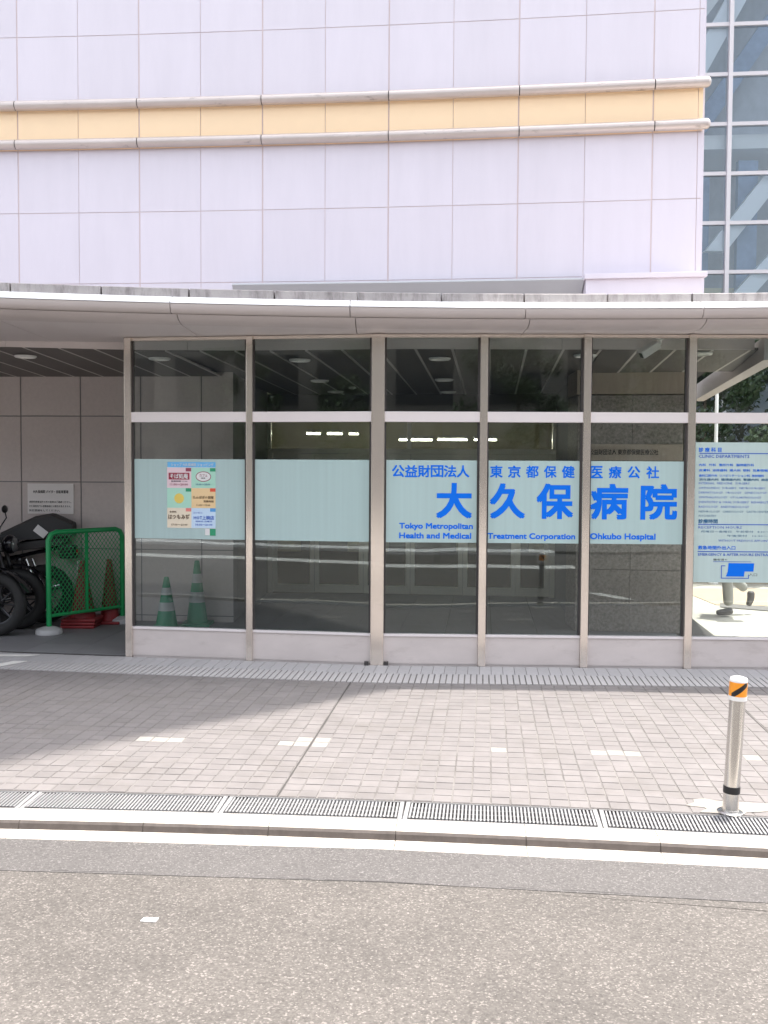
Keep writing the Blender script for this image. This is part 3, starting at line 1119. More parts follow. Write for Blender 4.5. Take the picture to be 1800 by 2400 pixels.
# downlights in the porch ceiling
dl = [(-3.284, 9.021, 'round ceiling light over the open bay above the parked motorcycles'),
      (-2.058, 9.016, 'round ceiling light behind the pane with the coloured poster'),
      (-0.772, 8.951, 'nearest of the three round ceiling lights behind the plain frosted pane'),
      (-0.695, 10.548, 'middle of the three round ceiling lights behind the plain frosted pane'),
      (-0.598, 12.0, 'farthest of the three round ceiling lights behind the plain frosted pane'),
      (0.489, 8.795, 'nearest of the three round ceiling lights right of the wide middle post'),
      (0.623, 10.342, 'middle of the three round ceiling lights right of the wide middle post'),
      (0.768, 11.947, 'farthest of the three round ceiling lights right of the wide middle post'),
      (1.736, 8.564, 'round ceiling light half hidden by the post left of the security camera'),
      (2.694, 8.42, 'round ceiling light at the right end of the porch near the sloping edge')]
d0 = None
for x, y, lab in dl:
    z = zceil(x, min(y, 10))
    if d0 is None:
        d0 = empty('ceiling_light', (x, y, z), lab, 'ceiling light', 'round downlights in the porch ceiling')
        MB().lathe([(0.098, -0.001), (0.098, -0.010), (0.090, -0.018), (0.076, -0.020), (0.070, -0.012), (0.068, -0.001)], 28).build('trim_ring', 'white paint', d0, smooth=True)
        MB().lathe([(0.067, -0.002), (0.064, -0.006), (0.03, -0.009)], 24).build('lens', 'downlight lens', d0, smooth=True)
    else:
        d = copy_tree(d0)
        d.location = (x, y, z)
        d['label'] = lab

# ------------------------------------------------------------------ glass screen
gs = empty('glass_screen', (0, 7.98, 0), 'steel framed glass wall with frosted bands carrying the blue hospital name', 'glass wall', site=True)
TL = Vector((1, -0.146, 0)).normalized()
TR = Vector((1, -0.028, 0)).normalized()


def gbox(x0, x1, z0, z1, d0, d1, fn=glassY):
    """slab along the screen, d = metres behind the glass line (negative = street side)"""
    return MB().prism([(x0, fn(x0 if x0 >= -0.03 or x1 <= -0.02 else x0) + d0), (x1, fn(x1) + d0), (x1, fn(x1) + d1), (x0, fn(x0) + d1)], z0, z1)


posts = [(-2.187, -2.128, 0.0), (-1.142, -1.089, 0), (-0.106, 0.0, 0), (0.770, 0.830, 0), (1.598, 1.657, 0), (2.434, 2.492, 0), (3.27, 3.33, 0), (4.12, 4.18, 0)]
for a, b, _ in posts:
    wide = b - a > 0.08
    if wide:
        p = MB().prism([(a, 7.955), (b, 7.945), (b, 8.07), (a, 8.085)], 0.0, 2.69)
    else:
        p = gbox(a, b, 0.0, 2.69, -0.03, 0.09)
    p.build('mullion', 'steel', gs, bevel=0.003)
bays = [(posts[k][1], posts[k + 1][0]) for k in range(7)]
panes = []
for k, (a, b) in enumerate(bays):
    a, b = a + 0.001, b - 0.001
    gbox(a, b, 2.664, 2.69, -0.005, 0.06).build('header', 'steel', gs)
    gbox(a, b, 1.985, 2.068, -0.022, 0.06).build('transom', 'satin', gs, bevel=0.002)
    gbox(a, b, 0.012, 0.235, -0.004, 0.05).build('kick_panel', 'kick', gs)
    gbox(a, b, 0.237, 0.256, -0.014, 0.055).build('sill_rail', 'satin', gs, bevel=0.002)
    gbox(a, b, -0.008, 0.010, 0.0, 0.05).build('base_shoe', 'kick', gs)
    for z0, z1, low in ((0.258, 1.983, True), (2.070, 2.662, False)):
        gbox(a, a + 0.014, z0, z1, 0.012, 0.05).build('gasket', 'gasket', gs)
        gbox(b - 0.014, b, z0, z1, 0.012, 0.05).build('gasket', 'gasket', gs)
        pn = gbox(a + 0.0145, b - 0.0145, z0, z1, 0.022, 0.030).build('pane', 'clear glass', gs)
        if low:
            panes.append(pn)
            if k < 5:
                gbox(a + 0.016, b - 0.016, 1.006, 1.676, 0.0185, 0.0195).build('film', 'frosted film', pn)
# black stops at the foot of the wide post
for xa in (-0.155, 0.006):
    q = MB().prism([(xa, 7.94), (xa + 0.035, 7.937), (xa + 0.035, 7.975), (xa, 7.978)], 0.002, 0.03).build('foot_stop', 'gasket', gs)


def letters(pane, body, x0, x1, z0, z1, m='letter blue', bold=0.0, res=3, d=0.0170):
    t = TL if x1 < -0.03 else TR
    y = glassY(x0) + d
    return text_obj(body, (x0, y, z0), t, (x1 - x0) / t.x, z1 - z0, m, pane, bold=bold, res=res)


P3, P4, P5 = panes[2], panes[3], panes[4]
for body, x0, x1, pn in (('公益財団法人', 0.062, 0.694, P3), ('東 京 都 保 健', 0.858, 1.539, P4), ('医 療 公 社', 1.665, 2.223, P5)):
    chs = body.replace(' ', '')
    cell = (x1 - x0 + (0 if ' ' not in body else 0.045)) / len(chs)
    for q, ch in enumerate(chs):
        letters(pn, ch, x0 + q * cell + 0.003, x0 + q * cell + 0.003 + 0.098, 1.540, 1.634, bold=0.022)
for ch, x0, x1, pn in (('大', 0.424, 0.715, P3), ('久', 0.859, 1.145, P4), ('保', 1.238, 1.534, P4), ('病', 1.673, 1.975, P5), ('院', 2.077, 2.37, P5)):
    letters(pn, ch, x0 + 0.008, x1 - 0.008, 1.213, 1.484, bold=0.030, res=4)
for body, x0, x1, z0, z1, pn in (('Tokyo Metropolitan', 0.124, 0.725, 1.106, 1.163, P3), ('Health and Medical', 0.124, 0.712, 1.040, 1.084, P3),
                                 ('Treatment Corporation', 0.843, 1.554, 1.028, 1.086, P4), ('Ohkubo Hospital', 1.673, 2.202, 1.030, 1.090, P5)):
    letters(pn, body, x0 + 0.003, x1 - 0.003, z0, z1, bold=0.03)

# clinic board on the right-hand glass
cx0, cx1 = 2.4955, 3.262
cb = empty('clinic_sign', (2.9, 7.9, 0.70), 'pale aqua board of clinic departments and reception hours in blue on the right glass', 'sign', site=True)
gbox(cx0, cx1, 0.70, 1.832, 0.015, 0.0195).build('board', 'board film', cb)


def cl(body, x0, x1, z0, z1, m='letter navy', bold=0.0):
    letters(cb, body, x0, x1, z0, z1, m, bold, res=1, d=0.0135)


cl('診 療 科 目', 2.534, 2.714, 1.753, 1.790, 'letter blue', 0.02)
cl('CLINIC DEPARTMENTS', 2.534, 2.938, 1.707, 1.732, bold=0.012)
cl('内科   外科   整形外科   脳神経外科', 2.539, 2.976, 1.640, 1.660, 'letter blue', 0.012)
cl('皮膚科  泌尿器科  婦人科  眼科  耳鼻咽喉科', 2.539, 3.115, 1.597, 1.617, 'letter blue', 0.012)
cl('歯科口腔外科  リハビリテーション科  放射線科', 2.54, 3.058, 1.554, 1.574, 'letter blue', 0.012)
cl('消化器内科  循環器内科  腎臓内科  麻酔科', 2.541, 3.13, 1.522, 1.542, 'letter teal', 0.012)
cl('INTERNAL  MEDICINE   SURGERY', 2.539, 2.946, 1.494, 1.511, 'letter navy')
cl('ORTHOPEDIC  SURGERY   NEUROSURGERY', 2.539, 3.071, 1.456, 1.472)
cl('DERMATOLOGY   UROLOGY   GYNECOLOGY', 2.54, 3.083, 1.419, 1.435)
cl('OPHTHALMOLOGY   OTOLARYNGOLOGY', 2.541, 3.039, 1.381, 1.397)
cl('DENTISTRY & ORAL SURGERY  REHABILITATION', 2.542, 3.19, 1.342, 1.359)
cl('RADIOLOGY   ANESTHESIOLOGY', 2.542, 2.944, 1.304, 1.321)
cl('NEPHROLOGY   CARDIOLOGY   GASTROENTEROLOGY', 2.543, 3.19, 1.266, 1.282, 'letter teal')
cl('PSYCHIATRY', 2.544, 2.683, 1.231, 1.247, 'letter teal')
cl('診療時間', 2.542, 2.695, 1.179, 1.212, 'letter teal', 0.02)
cl('RECEPTION HOURS', 2.543, 2.89, 1.136, 1.157)
cl('月曜日〜金曜日   午前受付   8:30〜11:30', 2.563, 3.19, 1.104, 1.121, 'letter teal')
cl('午後受付   12:30〜15:00', 2.774, 3.19, 1.070, 1.087, 'letter teal')
cl('WITHOUT PREVIOUS APPOINTMENT', 2.703, 3.19, 1.031, 1.048)
cl('救急時間外出入口', 2.543, 2.841, 0.966, 0.997, 'letter blue', 0.02)
cl('EMERGENCY & AFTER HOURS ENTRANCE', 2.544, 3.17, 0.916, 0.937, bold=0.012)
cl('職安通り', 2.667, 2.779, 0.876, 0.893, 'letter dark')
for z in (1.743, 1.170, 0.950):
    gbox(2.54, 3.22, z - 0.0035, z + 0.0035, 0.0130, 0.0145).build('rule', 'letter navy', cb)
mp = MB()
y_ = glassY(2.85) + 0.0135
pts = [(2.771, .749), (2.915, .749), (2.92, .79), (2.99, .79), (2.995, .857), (2.79, .857), (2.785, .79)]
mp.v = [(x, glassY(x) + 0.013, z) for x, z in pts] + [(x, glassY(x) + 0.0145, z) for x, z in pts]
n = len(pts)
mp.f = [tuple(range(n)), tuple(range(2 * n - 1, n - 1, -1))] + [(k, (k + 1) % n, n + (k + 1) % n, n + k) for k in range(n)]
mp.build('map_block', 'letter blue', cb)
for xa, xb, za, zb in ((2.731, 2.737, 0.732, 0.838), (2.737, 2.955, 0.732, 0.738), (2.949, 2.955, 0.738, 0.765), (2.737, 2.765, 0.832, 0.838), (2.667, 2.97, 0.868, 0.871)):
    gbox(xa, xb, za, zb, 0.0130, 0.0145).build('map_line', 'letter navy', cb)
cl('入口', 2.955, 3.02, 0.752, 0.776, 'letter dark')
# little white slips taped to the edge of the post
for za, zb in ((1.41, 1.46), (1.375, 1.392)):
    gbox(2.494, 2.505, za, zb, 0.011, 0.013).build('tape_slip', 'paper', cb)

# ------------------------------------------------------------------ poster on the first pane
po = empty('poster', (-1.62, 8.2, 1.1), 'colourful poster of six shop notices taped to the left frosted pane', 'poster', site=True)
gp = lambda xa, xb, za, zb, m_, nm, d=0.0150: gbox(xa, xb, za, zb, d, d + 0.0012).build(nm, m_, po)
gp(-1.826, -1.408, 1.097, 1.610, 'paper', 'sheet', 0.0165)
gp(-1.822, -1.408, 1.608, 1.652, 'print sky blue', 'title_strip')
tiles = [(-1.826, -1.6165, 1.436, 1.604, 'print pink'), (-1.6155, -1.408, 1.436, 1.604, 'print mint'),
         (-1.826, -1.6165, 1.268, 1.434, 'print mint'), (-1.6155, -1.408, 1.268, 1.434, 'print cream orange'),
         (-1.826, -1.6165, 1.100, 1.266, 'print cream'), (-1.6155, -1.408, 1.100, 1.266, 'print pale blue')]
for t_ in tiles:
    gp(*t_, 'notice')
for xa, z, m_ in ((-1.664, 1.574, 'print maroon'), (-1.455, 1.574, 'print leaf green'), (-1.664, 1.405, 'print leaf green'), (-1.455, 1.405, 'print tag red'), (-1.664, 1.238, 'print tag pink'), (-1.455, 1.238, 'print tag blue')):
    gp(xa, xa + 0.047, z, z + 0.028, m_, 'tag', 0.0138)
gp(-1.812, -1.632, 1.505, 1.562, 'print crimson', 'name_plate', 0.0138)


def oval(cx, cz, rx, rz, m_, d, nm):
    mb = MB()
    n = 28
    pts = [(cx + rx * math.cos(2 * math.pi * k / n), cz + rz * math.sin(2 * math.pi * k / n)) for k in range(n)]
    mb.v = [(x, glassY(x) + d, z) for x, z in pts] + [(x, glassY(x) + d + 0.001, z) for x, z in pts]
    mb.f = [tuple(range(n)), tuple(range(2 * n - 1, n - 1, -1))] + [(k, (k + 1) % n, n + (k + 1) % n, n + k) for k in range(n)]
    return mb.build(nm, m_, po)


oval(-1.512, 1.531, 0.066, 0.043, 'print maroon', 0.0139, 'oval_border')
oval(-1.512, 1.531, 0.060, 0.037, 'paper', 0.0128, 'oval_badge')
oval(-1.722, 1.347, 0.042, 0.042, 'print sun yellow', 0.0138, 'yellow_disc')


def pt(body, xa, xb, za, zb, m_, bold=0.01, d=0.0115):
    text_obj(body, (xa, glassY(xa) + d, za), TL, (xb - xa) / TL.x, zb - za, m_, po, bold=bold, res=1)


pt('ショップ 大久保病院 ショッピング', -1.79, -1.425, 1.616, 1.643, 'paper')
pt('そば処庵', -1.80, -1.645, 1.512, 1.555, 'paper', 0.02)
pt('営業時間 11:00', -1.79, -1.65, 1.485, 1.497, 'letter dark')
pt('11:00〜20:00', -1.80, -1.645, 1.455, 1.473, 'print maroon')
pt('カフェ', -1.545, -1.478, 1.530, 1.553, 'print maroon')
pt('喫茶', -1.53, -1.495, 1.512, 1.523, 'letter dark')
pt('10:00〜18:00', -1.575, -1.455, 1.458, 1.474, 'letter teal')
pt('たんぽぽの部屋', -1.60, -1.425, 1.345, 1.370, 'letter brown')
pt('営業時間', -1.51, -1.425, 1.315, 1.333, 'letter brown')
pt('11:00〜15:00', -1.57, -1.455, 1.285, 1.300, 'letter brown')
pt('食事処', -1.805, -1.745, 1.226, 1.242, 'letter brown')
pt('はつもみぢ', -1.815, -1.632, 1.172, 1.213, 'letter brown', 0.02)
pt('17:00〜23:00', -1.79, -1.65, 1.118, 1.133, 'letter brown')
pt('コンビニ', -1.60, -1.52, 1.222, 1.236, 'letter navy')
pt('HOT上映店', -1.595, -1.422, 1.170, 1.204, 'letter navy', 0.015)
pt('定休日 日曜日', -1.58, -1.44, 1.150, 1.162, 'letter navy')
pt('10:00〜21:00', -1.58, -1.435, 1.120, 1.136, 'letter navy')
gp(-1.498, -1.459, 1.040, 1.094, 'paper', 'slip')
gp(-1.457, -1.408, 1.037, 1.094, 'print leaf green', 'slip')

# ------------------------------------------------------------------ notice on the porch wall, wall sign on the pier
no = empty('notice_board', (-3.5, 10.3, 1.11), 'white paper notice about bicycle parking on the porch wall', 'notice', site=True)
fpanel(-3.749, -3.255, 1.114, 1.432, 0.012, 0.010, 'sheet', 'notice paper', no)
slf = -0.11 - 0.012 * -3.5
tf = Vector((1, slf, 0)).normalized()


def ntx(body, xa, xb, za, zb, bold=0.01):
    text_obj(body, (xa, facY(xa) - 0.0145, za), tf, (xb - xa) / tf.x, zb - za, 'letter dark', no, bold=bold, res=1)


ntx('大久保病院 バイク・自転車置場', -3.69, -3.31, 1.330, 1.362, 0.02)
ntx('病院利用者以外の方の駐車はご遠慮ください。', -3.73, -3.28, 1.228, 1.250)
ntx('また病院内での盗難事故には責任を負えません。', -3.73, -3.28, 1.183, 1.205)
ntx('防犯登録をしてください。', -3.73, -3.40, 1.138, 1.160)
ws = empty('wall_sign', (2.45, 9.7, 1.7), 'long dull metal name strip with dark lettering on the granite pier', 'sign', site=True)
fpanel(1.98, 2.92, 1.70, 1.86, 0.030, 0.009, 'plate', 'lintel tan', ws)
text_obj('公益財団法人 東京都保健医療公社', (2.03, facY(2.03) - 0.0325, 1.755), Vector((1, -0.14, 0)), 0.66, 0.055, 'letter dark', ws, bold=0.01, res=1)

# ------------------------------------------------------------------ security camera
sc = empty('security_camera', (2.27, 8.14, 2.697), 'white box security camera hanging under the soffit behind the glass', 'camera')
MB().lathe([(0.035, 2.697 - 2.697), (0.035, -0.012), (0.016, -0.02)], 16).build('mount', 'white paint', sc, smooth=True)
MB().tube([(0, 0, -0.018), (0, 0, -0.045), (-0.02, -0.01, -0.07), (-0.05, -0.02, -0.085)], 0.011, 8).build('arm', 'white paint', sc, smooth=True)
hb_ = MB().box(-0.085, 0.085, -0.032, 0.032, -0.03, 0.03).build('housing', 'white paint', sc, bevel=0.006)
hb_.location = (-0.095, -0.03, -0.105)
hb_.rotation_euler = (0.25, -R(33), 0.15)
hd = MB().box(-0.10, 0.075, -0.038, 0.038, 0.032, 0.038).build('sun_hood', 'grey plastic', sc)
hd.location, hd.rotation_euler = hb_.location, hb_.rotation_euler
ln = MB().box(-0.089, -0.0855, -0.022, 0.022, -0.022, 0.022).build('lens', 'black', sc)
ln.location, ln.rotation_euler = hb_.location, hb_.rotation_euler

# ------------------------------------------------------------------ bollard
bo_ = empty('bollard', (1.634, 4.545, 0), 'leaning stainless steel bollard with an orange and black striped top by the drain', 'bollard')
bo_.rotation_euler = (R(1.0), R(2.1), 0)
MB().lathe([(0.0365, -0.03), (0.0365, 0.545)], 32).build('post', 'bollard steel', bo_, smooth=True)
MB().lathe([(0.060, -0.002), (0.060, 0.004), (0.054, 0.008), (0.039, 0.010), (0.0385, 0.016), (0.0368, 0.017)], 32).build('base_plate', 'bollard steel', bo_, smooth=True)
MB().lathe([(0.0385, 0.095), (0.0385, 0.128)], 32).build('black_band', 'black', bo_, smooth=True)
MB().lathe([(0.0415, 0.537), (0.0415, 0.556)], 32).build('white_ring', 'white paint', bo_, smooth=True)
sl_ = MB().lathe([(0.0405, 0.5562), (0.0405, 0.622)], 48).build('striped_sleeve', 'orange paint', bo_, smooth=True)
MB().lathe([(0.0405, 0.6222), (0.0405, 0.632), (0.036, 0.640), (0.022, 0.645), (0.006, 0.6465)], 32).build('cap', 'white paint', bo_, smooth=True)
for base in (R(262), R(82)):
    mb = MB()
    nseg = 14
    for k in range(nseg + 1):
        t = k / nseg
        a = base + (t - 0.5) * 1.95
        zc = 0.557 + 0.064 * t
        lo, hi = max(0.5565, zc - 0.014), min(0.6217, zc + 0.014)
        mb.v += [(0.0409 * math.cos(a), 0.0409 * math.sin(a), lo), (0.0409 * math.cos(a), 0.0409 * math.sin(a), hi)]
    i = len(mb.v) - 2 * (nseg + 1)
    for k in range(nseg):
        mb.f.append((i + 2 * k, i + 2 * k + 2, i + 2 * k + 3, i + 2 * k + 1))
    mb.build('black_stripe', 'black', sl_)
# pale irregular patch laid over the paving round its foot
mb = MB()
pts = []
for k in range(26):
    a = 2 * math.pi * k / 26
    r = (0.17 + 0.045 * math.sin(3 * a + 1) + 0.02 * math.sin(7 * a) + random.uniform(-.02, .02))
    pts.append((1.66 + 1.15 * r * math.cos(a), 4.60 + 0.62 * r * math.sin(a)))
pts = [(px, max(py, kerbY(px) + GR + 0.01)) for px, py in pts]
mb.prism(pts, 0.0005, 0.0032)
mb.build('pale_patch', 'cream patch', pav)

# ------------------------------------------------------------------ litter
mb = MB()
mb.v = [(-0.030, -0.012, 0.002), (0.026, -0.016, 0.001), (0.032, 0.010, 0.004), (-0.022, 0.014, 0.003), (0.0, -0.002, 0.009), (-0.03, -0.012, 0.0), (0.026, -0.016, -0.001), (0.032, 0.01, 0.0), (-0.022, 0.014, 0.0)]
mb.f = [(0, 1, 4), (1, 2, 4), (2, 3, 4), (3, 0, 4), (8, 7, 6, 5), (0, 5, 6, 1), (1, 6, 7, 2), (2, 7, 8, 3), (3, 8, 5, 0)]
pl_ = mb.build('paper_scrap', 'paper')
pl_.location = (-0.841, 3.483, -0.0335)
tag(pl_, 'small crumpled white paper scrap lying on the coarse asphalt', 'litter')

# ------------------------------------------------------------------ green mesh barrier
p0, p1 = Vector((-3.222, 9.40, 0)), Vector((-2.70, 10.10, 0))
dv = (p1 - p0)
Lb = dv.length
gf = empty('mesh_barrier', p0, 'green plastic mesh barrier panel on a round grey foot beside the motorcycles', 'barrier', rz=math.atan2(dv.y, dv.x))
fr = MB()
r = 0.025
fr.tube([(0, 0, 0.05), (0, 0, 0.90), (0.03, 0, 0.955), (0.09, 0, 0.975), (Lb - 0.09, 0, 0.975), (Lb - 0.03, 0, 0.955), (Lb, 0, 0.90), (Lb, 0, 0.05)], r, 10)
fr.build('frame', 'green plastic', gf, smooth=True)
MB().tube([(0.02, 0, 0.17), (Lb - 0.02, 0, 0.17)], 0.017, 8).build('bottom_rail', 'green plastic', gf, smooth=True)
MB().tube([(Lb * 0.5, 0, 0.185), (Lb * 0.5, 0, 0.957)], 0.017, 8).build('middle_post', 'green plastic', gf, smooth=True)
mb = MB()
step = 0.058


def clip(c, s):
    # line z = s*x + c inside the frame
    out = []
    for X in (0.02, Lb - 0.02):
        z = s * X + c
        if 0.185 <= z <= 0.957:
            out.append((X, z))
    for Z in (0.185, 0.957):
        X = (Z - c) / s
        if 0.02 < X < Lb - 0.02:
            out.append((X, Z))
    return out[:2] if len(out) >= 2 else None


for s in (1.25, -1.25):
    c = -1.4
    while c < 2.6:
        q = clip(c, s)
        if q:
            mb.tube([(q[0][0], 0.0035 * (1 if s > 0 else -1), q[0][1]), (q[1][0], 0.0035 * (1 if s > 0 else -1), q[1][1])], 0.0036, 4)
        c += step
mb.build('mesh', 'green plastic', gf)['kind'] = 'stuff'
for x_ in (0, Lb):
    q = MB().lathe([(0.125, 0.0), (0.13, 0.02), (0.118, 0.045), (0.06, 0.068), (0.03, 0.072)], 28).build('foot', 'grey plastic', gf, smooth=True)
    q.location = (x_, 0, 0)


# ------------------------------------------------------------------ traffic cones
def cone(name, label, cat, group, loc, body_m, h, base=0.17, band=True, z=0.0):
    o = empty(name, loc, label, cat, group)
    bs = MB()
    bs.prism([(-base, -base), (base, -base), (base, base), (-base, base)], 0.0, 0.028)
    bs.build('base', body_m, o, bevel=0.01)
    r0 = base * 0.74
    prof_ = [(r0, 0.0285), (r0 * 0.94, 0.06), (0.026, h - 0.01), (0.018, h)]
    MB().lathe(prof_, 24).build('body', body_m, o, smooth=True)
    if band:
        rr = lambda z_: 0.002 + r0 * 0.94 + (0.026 - r0 * 0.94) * (z_ - 0.06) / (h - 0.07)
        for za, zb in ((0.36 * h, 0.52 * h), (0.66 * h, 0.80 * h)):
            MB().lathe([(rr(za), za), (rr(zb), zb)], 24).build('white_band', 'cone white', o, smooth=True)
    return o


cg = 'red rubber cones stacked behind the green barrier'
for k in range(3):
    cone('traffic_cone', ['bottom red cone of the stack left of the barrier middle post', 'second red cone of the stack left of the barrier middle post', 'top red cone of the stack left of the barrier middle post'][k],
         'traffic cone', cg, (-3.05 + 0.006 * k, 9.87 + 0.004 * k, 0.032 * k), 'red rubber', 0.60, 0.17, False)
cone('traffic_cone', 'single red cone right of the barrier middle post', 'traffic cone', cg, (-2.83, 10.09, 0.0), 'red rubber', 0.66, 0.135, False)
cone('traffic_cone', 'green cone with white bands, the taller one behind the poster pane', 'traffic cone', 'green cones behind the first pane', (-1.905, 9.98, 0), 'cone green', 0.66, 0.15)
cone('traffic_cone', 'green and white cone, the shorter left one behind the poster pane', 'traffic cone', 'green cones behind the first pane', (-2.16, 9.72, 0), 'cone green', 0.52, 0.15)


# ------------------------------------------------------------------ motorcycles
def motorcycle(label, loc, rz, lean):
    o = empty('motorcycle', loc, label, 'motorcycle', 'motorcycles parked in the porch')
    o.rotation_euler = (lean, 0, rz)
    # local x forwards
    for nm, wx in (('front_wheel', 0.68), ('rear_wheel', -0.62)):
        ty = MB().torus((wx, 0, 0.30), (0, 1, 0), 0.245, 0.056, 32, 10).build(nm, 'rubber', o, smooth=True)
        MB().torus((wx, 0, 0.30), (0, 1, 0), 0.195, 0.016, 28, 8).build('rim', 'engine', ty, smooth=True)
        sp = MB()
        for k in range(9):
            a = 2 * math.pi * k / 9
            sp.tube([(wx, 0.015, 0.30), (wx + 0.195 * math.cos(a), 0, 0.30 + 0.195 * math.sin(a))], 0.008, 5)
        sp.tube([(wx, -0.05, 0.30), (wx, 0.05, 0.30)], 0.04, 12)
        sp.build('spokes', 'engine', ty)
    for s in (-1, 1):
        MB().tube([(0.68, s * 0.085, 0.30), (0.54, s * 0.085, 0.70), (0.47, s * 0.085, 0.90)], [0.026, 0.024, 0.020], 10).build('fork', 'black', o, smooth=True)
        MB().tube([(-0.62, s * 0.10, 0.30), (-0.20, s * 0.09, 0.34)], 0.022, 8).build('swing_arm', 'engine', o, smooth=True)
        MB().tube([(-0.58, s * 0.125, 0.36), (-0.47, s * 0.125, 0.66)], [0.028, 0.02], 10).build('shock', 'chrome', o, smooth=True)
        MB().tube([(0.42, s * 0.05, 0.92), (0.40, s * 0.16, 0.99), (0.36, s * 0.30, 1.00), (0.29, s * 0.37, 0.97)], 0.013, 8).build('handlebar', 'engine', o, smooth=True)
        MB().tube([(0.33, s * 0.33, 0.985), (0.27, s * 0.40, 0.965)], 0.019, 8).build('grip', 'rubber', o, smooth=True)
        mr = MB().tube([(0.37, s * 0.27, 1.00), (0.41, s * 0.33, 1.10), (0.38, s * 0.36, 1.17)], 0.007, 6).build('mirror_stalk', 'black', o, smooth=True)
        MB().ball((0.37, s * 0.38, 1.19), (0.022, 0.062, 0.042)).build('mirror', 'black', mr, smooth=True)
        MB().ball((0.52, s * 0.17, 0.84), 0.03).build('indicator', 'red lens', o, smooth=True)
    fd = MB()
    for k in range(9):
        a = R(20 + 15 * k)
        fd.v += [(0.68 + 0.335 * math.cos(a), -0.07, 0.30 + 0.335 * math.sin(a)), (0.68 + 0.35 * math.cos(a), 0, 0.30 + 0.35 * math.sin(a)), (0.68 + 0.335 * math.cos(a), 0.07, 0.30 + 0.335 * math.sin(a))]
        if k:
            i = 3 * k
            fd.f += [(i - 3, i - 2, i + 1, i), (i - 2, i - 1, i + 2, i + 1)]
    fd.build('front_fender', 'black paint', o, smooth=True)
    MB().ball((0.60, 0, 0.84), (0.075, 0.095, 0.095)).build('headlight_shell', 'black paint', o, smooth=True)
    MB().lathe([(0.078, 0), (0.06, 0.02), (0.02, 0.028)], 20).build('headlight', 'lamp lens', o, smooth=True).matrix_local = Matrix.Translation((0.645, 0, 0.84)) @ Matrix.Rotation(R(90), 4, 'Y')
    tk = MB()
    secs = [(0.36, 0.06, 0.74, 0.90), (0.28, 0.125, 0.70, 0.95), (0.12, 0.145, 0.68, 0.95), (-0.04, 0.11, 0.69, 0.87), (-0.12, 0.07, 0.70, 0.80)]
    for X, w_, za, zb in secs:
        zc, hz = (za + zb) / 2, (zb - za) / 2
        tk.v += [(X, w_ * math.cos(2 * math.pi * j / 14), zc + hz * math.sin(2 * math.pi * j / 14)) for j in range(14)]
    for k in range(4):
        for j in range(14):
            j2 = (j + 1) % 14
            tk.f.append((14 * k + j, 14 * k + j2, 14 * k + 14 + j2, 14 * k + 14 + j))
    tk.f += [tuple(range(14)), tuple(range(69, 55, -1))]
    tk.build('fuel_tank', 'black paint', o, smooth=True)
    stt = MB()
    secs = [(-0.08, 0.10, 0.74, 0.82), (-0.25, 0.14, 0.73, 0.80), (-0.50, 0.13, 0.76, 0.86), (-0.78, 0.10, 0.80, 0.90), (-0.86, 0.06, 0.83, 0.90)]
    for X, w_, za, zb in secs:
        stt.v += [(X, -w_, za), (X, -w_, zb - 0.025), (X, -w_ * 0.75, zb), (X, w_ * 0.75, zb), (X, w_, zb - 0.025), (X, w_, za)]
    for k in range(4):
        for j in range(6):
            j2 = (j + 1) % 6
            stt.f.append((6 * k + j, 6 * k + j2, 6 * k + 6 + j2, 6 * k + 6 + j))
    stt.f += [tuple(range(6)), tuple(range(29, 23, -1))]
    stt.build('seat', 'seat vinyl', o, smooth=True)
    en = MB()
    en.box(-0.18, 0.22, -0.13, 0.13, 0.26, 0.46)
    en.box(0.02, 0.22, -0.09, 0.09, 0.465, 0.68)
    for k in range(6):
        en.box(0.0, 0.24, -0.11, 0.11, 0.49 + 0.03 * k, 0.497 + 0.03 * k)
    en.build('engine', 'engine', o, bevel=0.006)
    fm = MB()
    fm.tube([(0.44, 0, 0.88), (0.30, 0, 0.62), (0.22, 0, 0.24), (-0.18, 0, 0.24), (-0.24, 0, 0.66), (-0.80, 0, 0.78)], 0.022, 8)
    fm.tube([(0.44, 0, 0.84), (0.0, 0, 0.70), (-0.24, 0, 0.66)], 0.022, 8)
    fm.build('frame', 'black paint', o, smooth=True)
    MB().tube([(0.22, -0.10, 0.60), (0.31, -0.13, 0.45), (0.22, -0.16, 0.24), (-0.20, -0.17, 0.24), (-0.36, -0.18, 0.28), (-0.85, -0.20, 0.40)], [0.02, 0.02, 0.022, 0.024, 0.042, 0.046], 12).build('exhaust', 'chrome', o, smooth=True)
    MB().box(-0.42, -0.16, -0.12, 0.12, 0.47, 0.68).build('side_cover', 'black paint', o, bevel=0.03)
    rf = MB().prism([(-0.95, -0.06), (-0.78, -0.075), (-0.78, 0.075), (-0.95, 0.06)], 0.66, 0.80).build('tail', 'black paint', o, bevel=0.02)
    MB().box(-0.968, -0.952, -0.05, 0.05, 0.70, 0.76).build('tail_lamp', 'red lens', rf)
    pl = MB().box(-0.975, -0.970, -0.10, 0.10, 0.50, 0.64).build('number_plate', 'white paint', o)
    MB().tube([(-0.05, 0.13, 0.24), (-0.14, 0.26, 0.004)], 0.012, 6).build('side_stand', 'engine', o)
    return o


m1 = motorcycle('black motorcycle nearest the street with its front wheel at the left picture edge', (-4.34, 9.40, 0.0), R(-12), R(-5))
m2 = copy_tree(m1)
m2.location = (-4.12, 10.0, 0.0)
m2.rotation_euler = (R(4), 0, R(186))
m2['label'] = 'black motorcycle behind, its seat and tail pointing at the green barrier'
m3 = copy_tree(m1)
m3.location = (-4.30, 9.68, 0.0)
m3.rotation_euler = (R(-3), 0, R(-3))
m3['label'] = 'black motorcycle in the middle of the three, mostly hidden by the nearest one'
